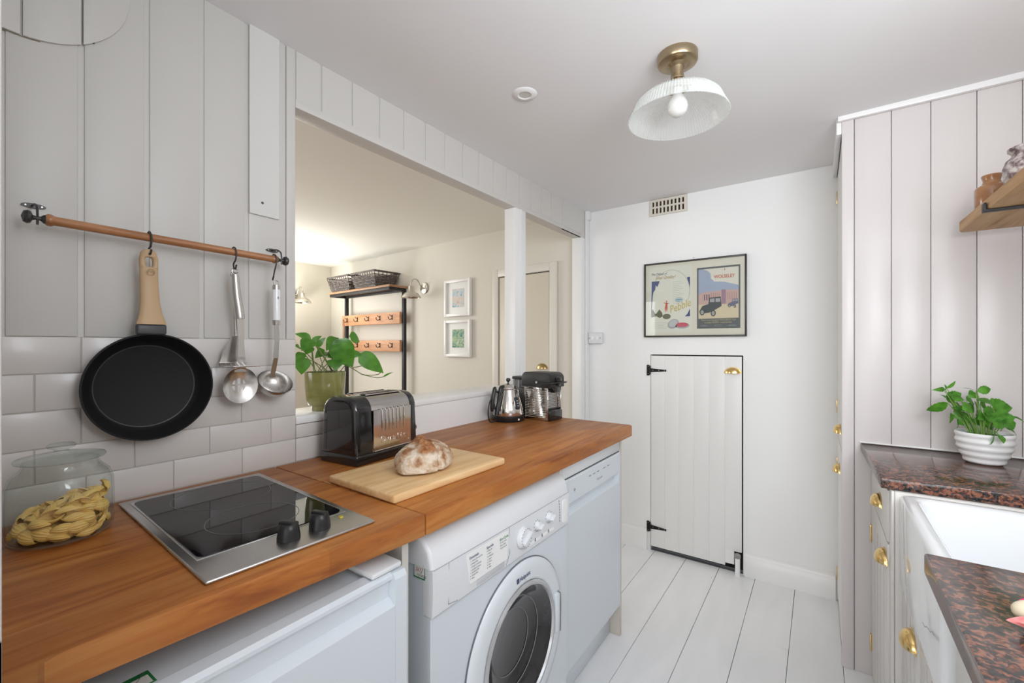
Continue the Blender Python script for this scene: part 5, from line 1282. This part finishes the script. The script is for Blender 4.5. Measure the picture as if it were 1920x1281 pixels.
def hook(bm_parent,x,z):
    bm=B(); box(bm,x-.006,x+.006,-.083,-.0795,z-.022,z+.022,.001)
    tube(bm,[(x,-.083,z-.012),(x,-.105,z-.022),(x,-.120,z-.008),(x,-.121,z+.006)],.0035,6,smooth=3); tube(bm,[(x,-.083,z+.010),(x,-.098,z+.014),(x,-.106,z+.024)],.003,6,smooth=3)
    obj('hook',bm,BLKM,bm_parent)
for z,n_ in ((1.487,5),(1.232,5)):
    bm=B(); box(bm,-RW-.004,RW-.036,-.079,-.056,z-.052,z+.052,.002); hbd=obj('hook_board',bm,OAK,rk)
    for i in range(5): hook(hbd,-.405+.190*i,z+.006)
bm=B(); box(bm,-RW,RW,-.16,-.02,.40,.425,.002); obj('bench_shelf',bm,OAK,rk)
# baskets
WICK=mat('dark_wicker',(.045,.034,.030),.5,var=((70,70,70),(.17,.145,.135),.15))
def basket(bm,L_,D_,H_,fl=.035):
    nrow=11
    def per(z,ph):
        f=z/H_; l=L_/2-fl*(1-f); d=D_/2-fl*(1-f); pts=[]; segs=[(-l,-d,l,-d),(l,-d,l,d),(l,d,-l,d),(-l,d,-l,-d)]; step=.014
        out=[]; k=0
        for ax,ay,bx,by in segs:
            n_=max(3,round(math.hypot(bx-ax,by-ay)/step)); nx,ny=(by-ay),-(bx-ax); ln=math.hypot(nx,ny); nx/=ln; ny/=ln
            for i in range(n_):
                t=i/n_; s_=.0035*(1 if (k+ph)%2 else -1); out.append((ax+(bx-ax)*t+nx*s_,ay+(by-ay)*t+ny*s_,z)); k+=1
        return out
    for r in range(nrow):
        z=.005+(H_-.012)*r/(nrow-1)
        if r==nrow-2: continue
        tube(bm,per(z,r),.0052,5,closed=True)
    tube(bm,per(H_,0),.0062,6,closed=True)
    f=lambda z:(L_/2-fl*(1-z/H_),D_/2-fl*(1-z/H_))
    for i in range(11):
        for sgn in (-1,1):
            l0,d0=f(0); l1,d1_=f(H_); u_=-1+2*i/10; tube(bm,[(l0*u_,d0*sgn,0),(l1*u_,d1_*sgn,H_)],.0038,5)
    for i in range(1,6):
        for sgn in (-1,1):
            l0,d0=f(0); l1,d1_=f(H_); u_=-1+2*i/6; tube(bm,[(l0*sgn,d0*u_,0),(l1*sgn,d1_*u_,H_)],.0038,5)
    l0,d0=f(0); box(bm,-l0,l0,-d0,d0,-.001,.004)
for bx,by,lab in ((-.275,-.128,'dark wicker basket at the left end of the rack shelf'),(.158,-.128,'dark wicker basket at the right end of the rack shelf')):
    bm=B(); basket(bm,.385,.27,.135); o=obj('wicker_basket',bm,WICK,angle=60); p=FL(-2.24+bx,-.02+by,1.7692); o.location=p; o.rotation_euler=(0,0,-FA); tag(o,lab,'basket','wicker baskets on the rack')
bm=B(); box(bm,-.035,.035,-.05,.05,0,.06,.02,3); o=obj('blue_cloth',bm,mat('blue_fabric',(.03,.09,.25),.8)); o.location=FL(-2.24-.12,-.15,1.776); bpy.data.objects.remove(o)
# cord hanging from first hook
bm=B(); p0=FL(-2.24-.405,-.02-.119,1.482)
tube(bm,[p0+Vector((-.008,0,.0)),p0+Vector((0,-.001,.010)),p0+Vector((.008,0,0)),p0+Vector((.010,0,-.16)),p0+Vector((.002,0,-.42)),p0+Vector((-.008,0,-.16))],.004,6,closed=True,smooth=4)
tag(obj('leather_strap',bm,mat('tan_cord',(.42,.22,.12),.7)),'thin tan cord hanging from the leftmost rack hook','cord')
# wall lamps
def sconce(loc,rotz,lab):
    s_=thing('wall_lamp',lab,'lamp',loc,rotz,'nickel wall lamps of the dining side')
    NI=mat('brushed_nickel',(.58,.55,.50),.22,1)
    bm=B(); lathe(bm,[(0,.002),(.048,.002),(.050,.006),(.047,.012),(.03,.017),(0,.019)],32,RX(PI/2)); obj('wall_plate',bm,NI,s_)
    bm=B(); tube(bm,[(0,-.018,0),(0,-.04,-.006),(0,-.055,.02),(0,-.08,.060),(0,-.115,.066),(0,-.145,.045),(0,-.150,.0)],.006,10,smooth=5); obj('swan_neck',bm,NI,s_)
    bm=B(); lathe(bm,[(0,.004),(.020,.002),(.022,-.006),(.024,-.035),(.034,-.048),(.062,-.062),(.078,-.080),(.084,-.097),(.082,-.097),(.075,-.079),(.060,-.064),(.030,-.050),(0,-.045)],40,T((0,-.150,0))); obj('lamp_shade',bm,NI,s_)
    bm=B(); lathe(bm,[(0,-.050),(.012,-.055),(.020,-.070),(.016,-.088),(0,-.094)],20,T((0,-.150,0))); obj('light_bulb',bm,mat('warm_bulb',(.9,.85,.75),.3),s_)
    return s_
sconce(FL(-1.545,-.001,1.742),-FA,'nickel swan-neck wall lamp between coat rack and small pictures')
sconce((-3.199,2.42,1.765),R(90),'nickel swan-neck wall lamp on the side wall at the opening edge')
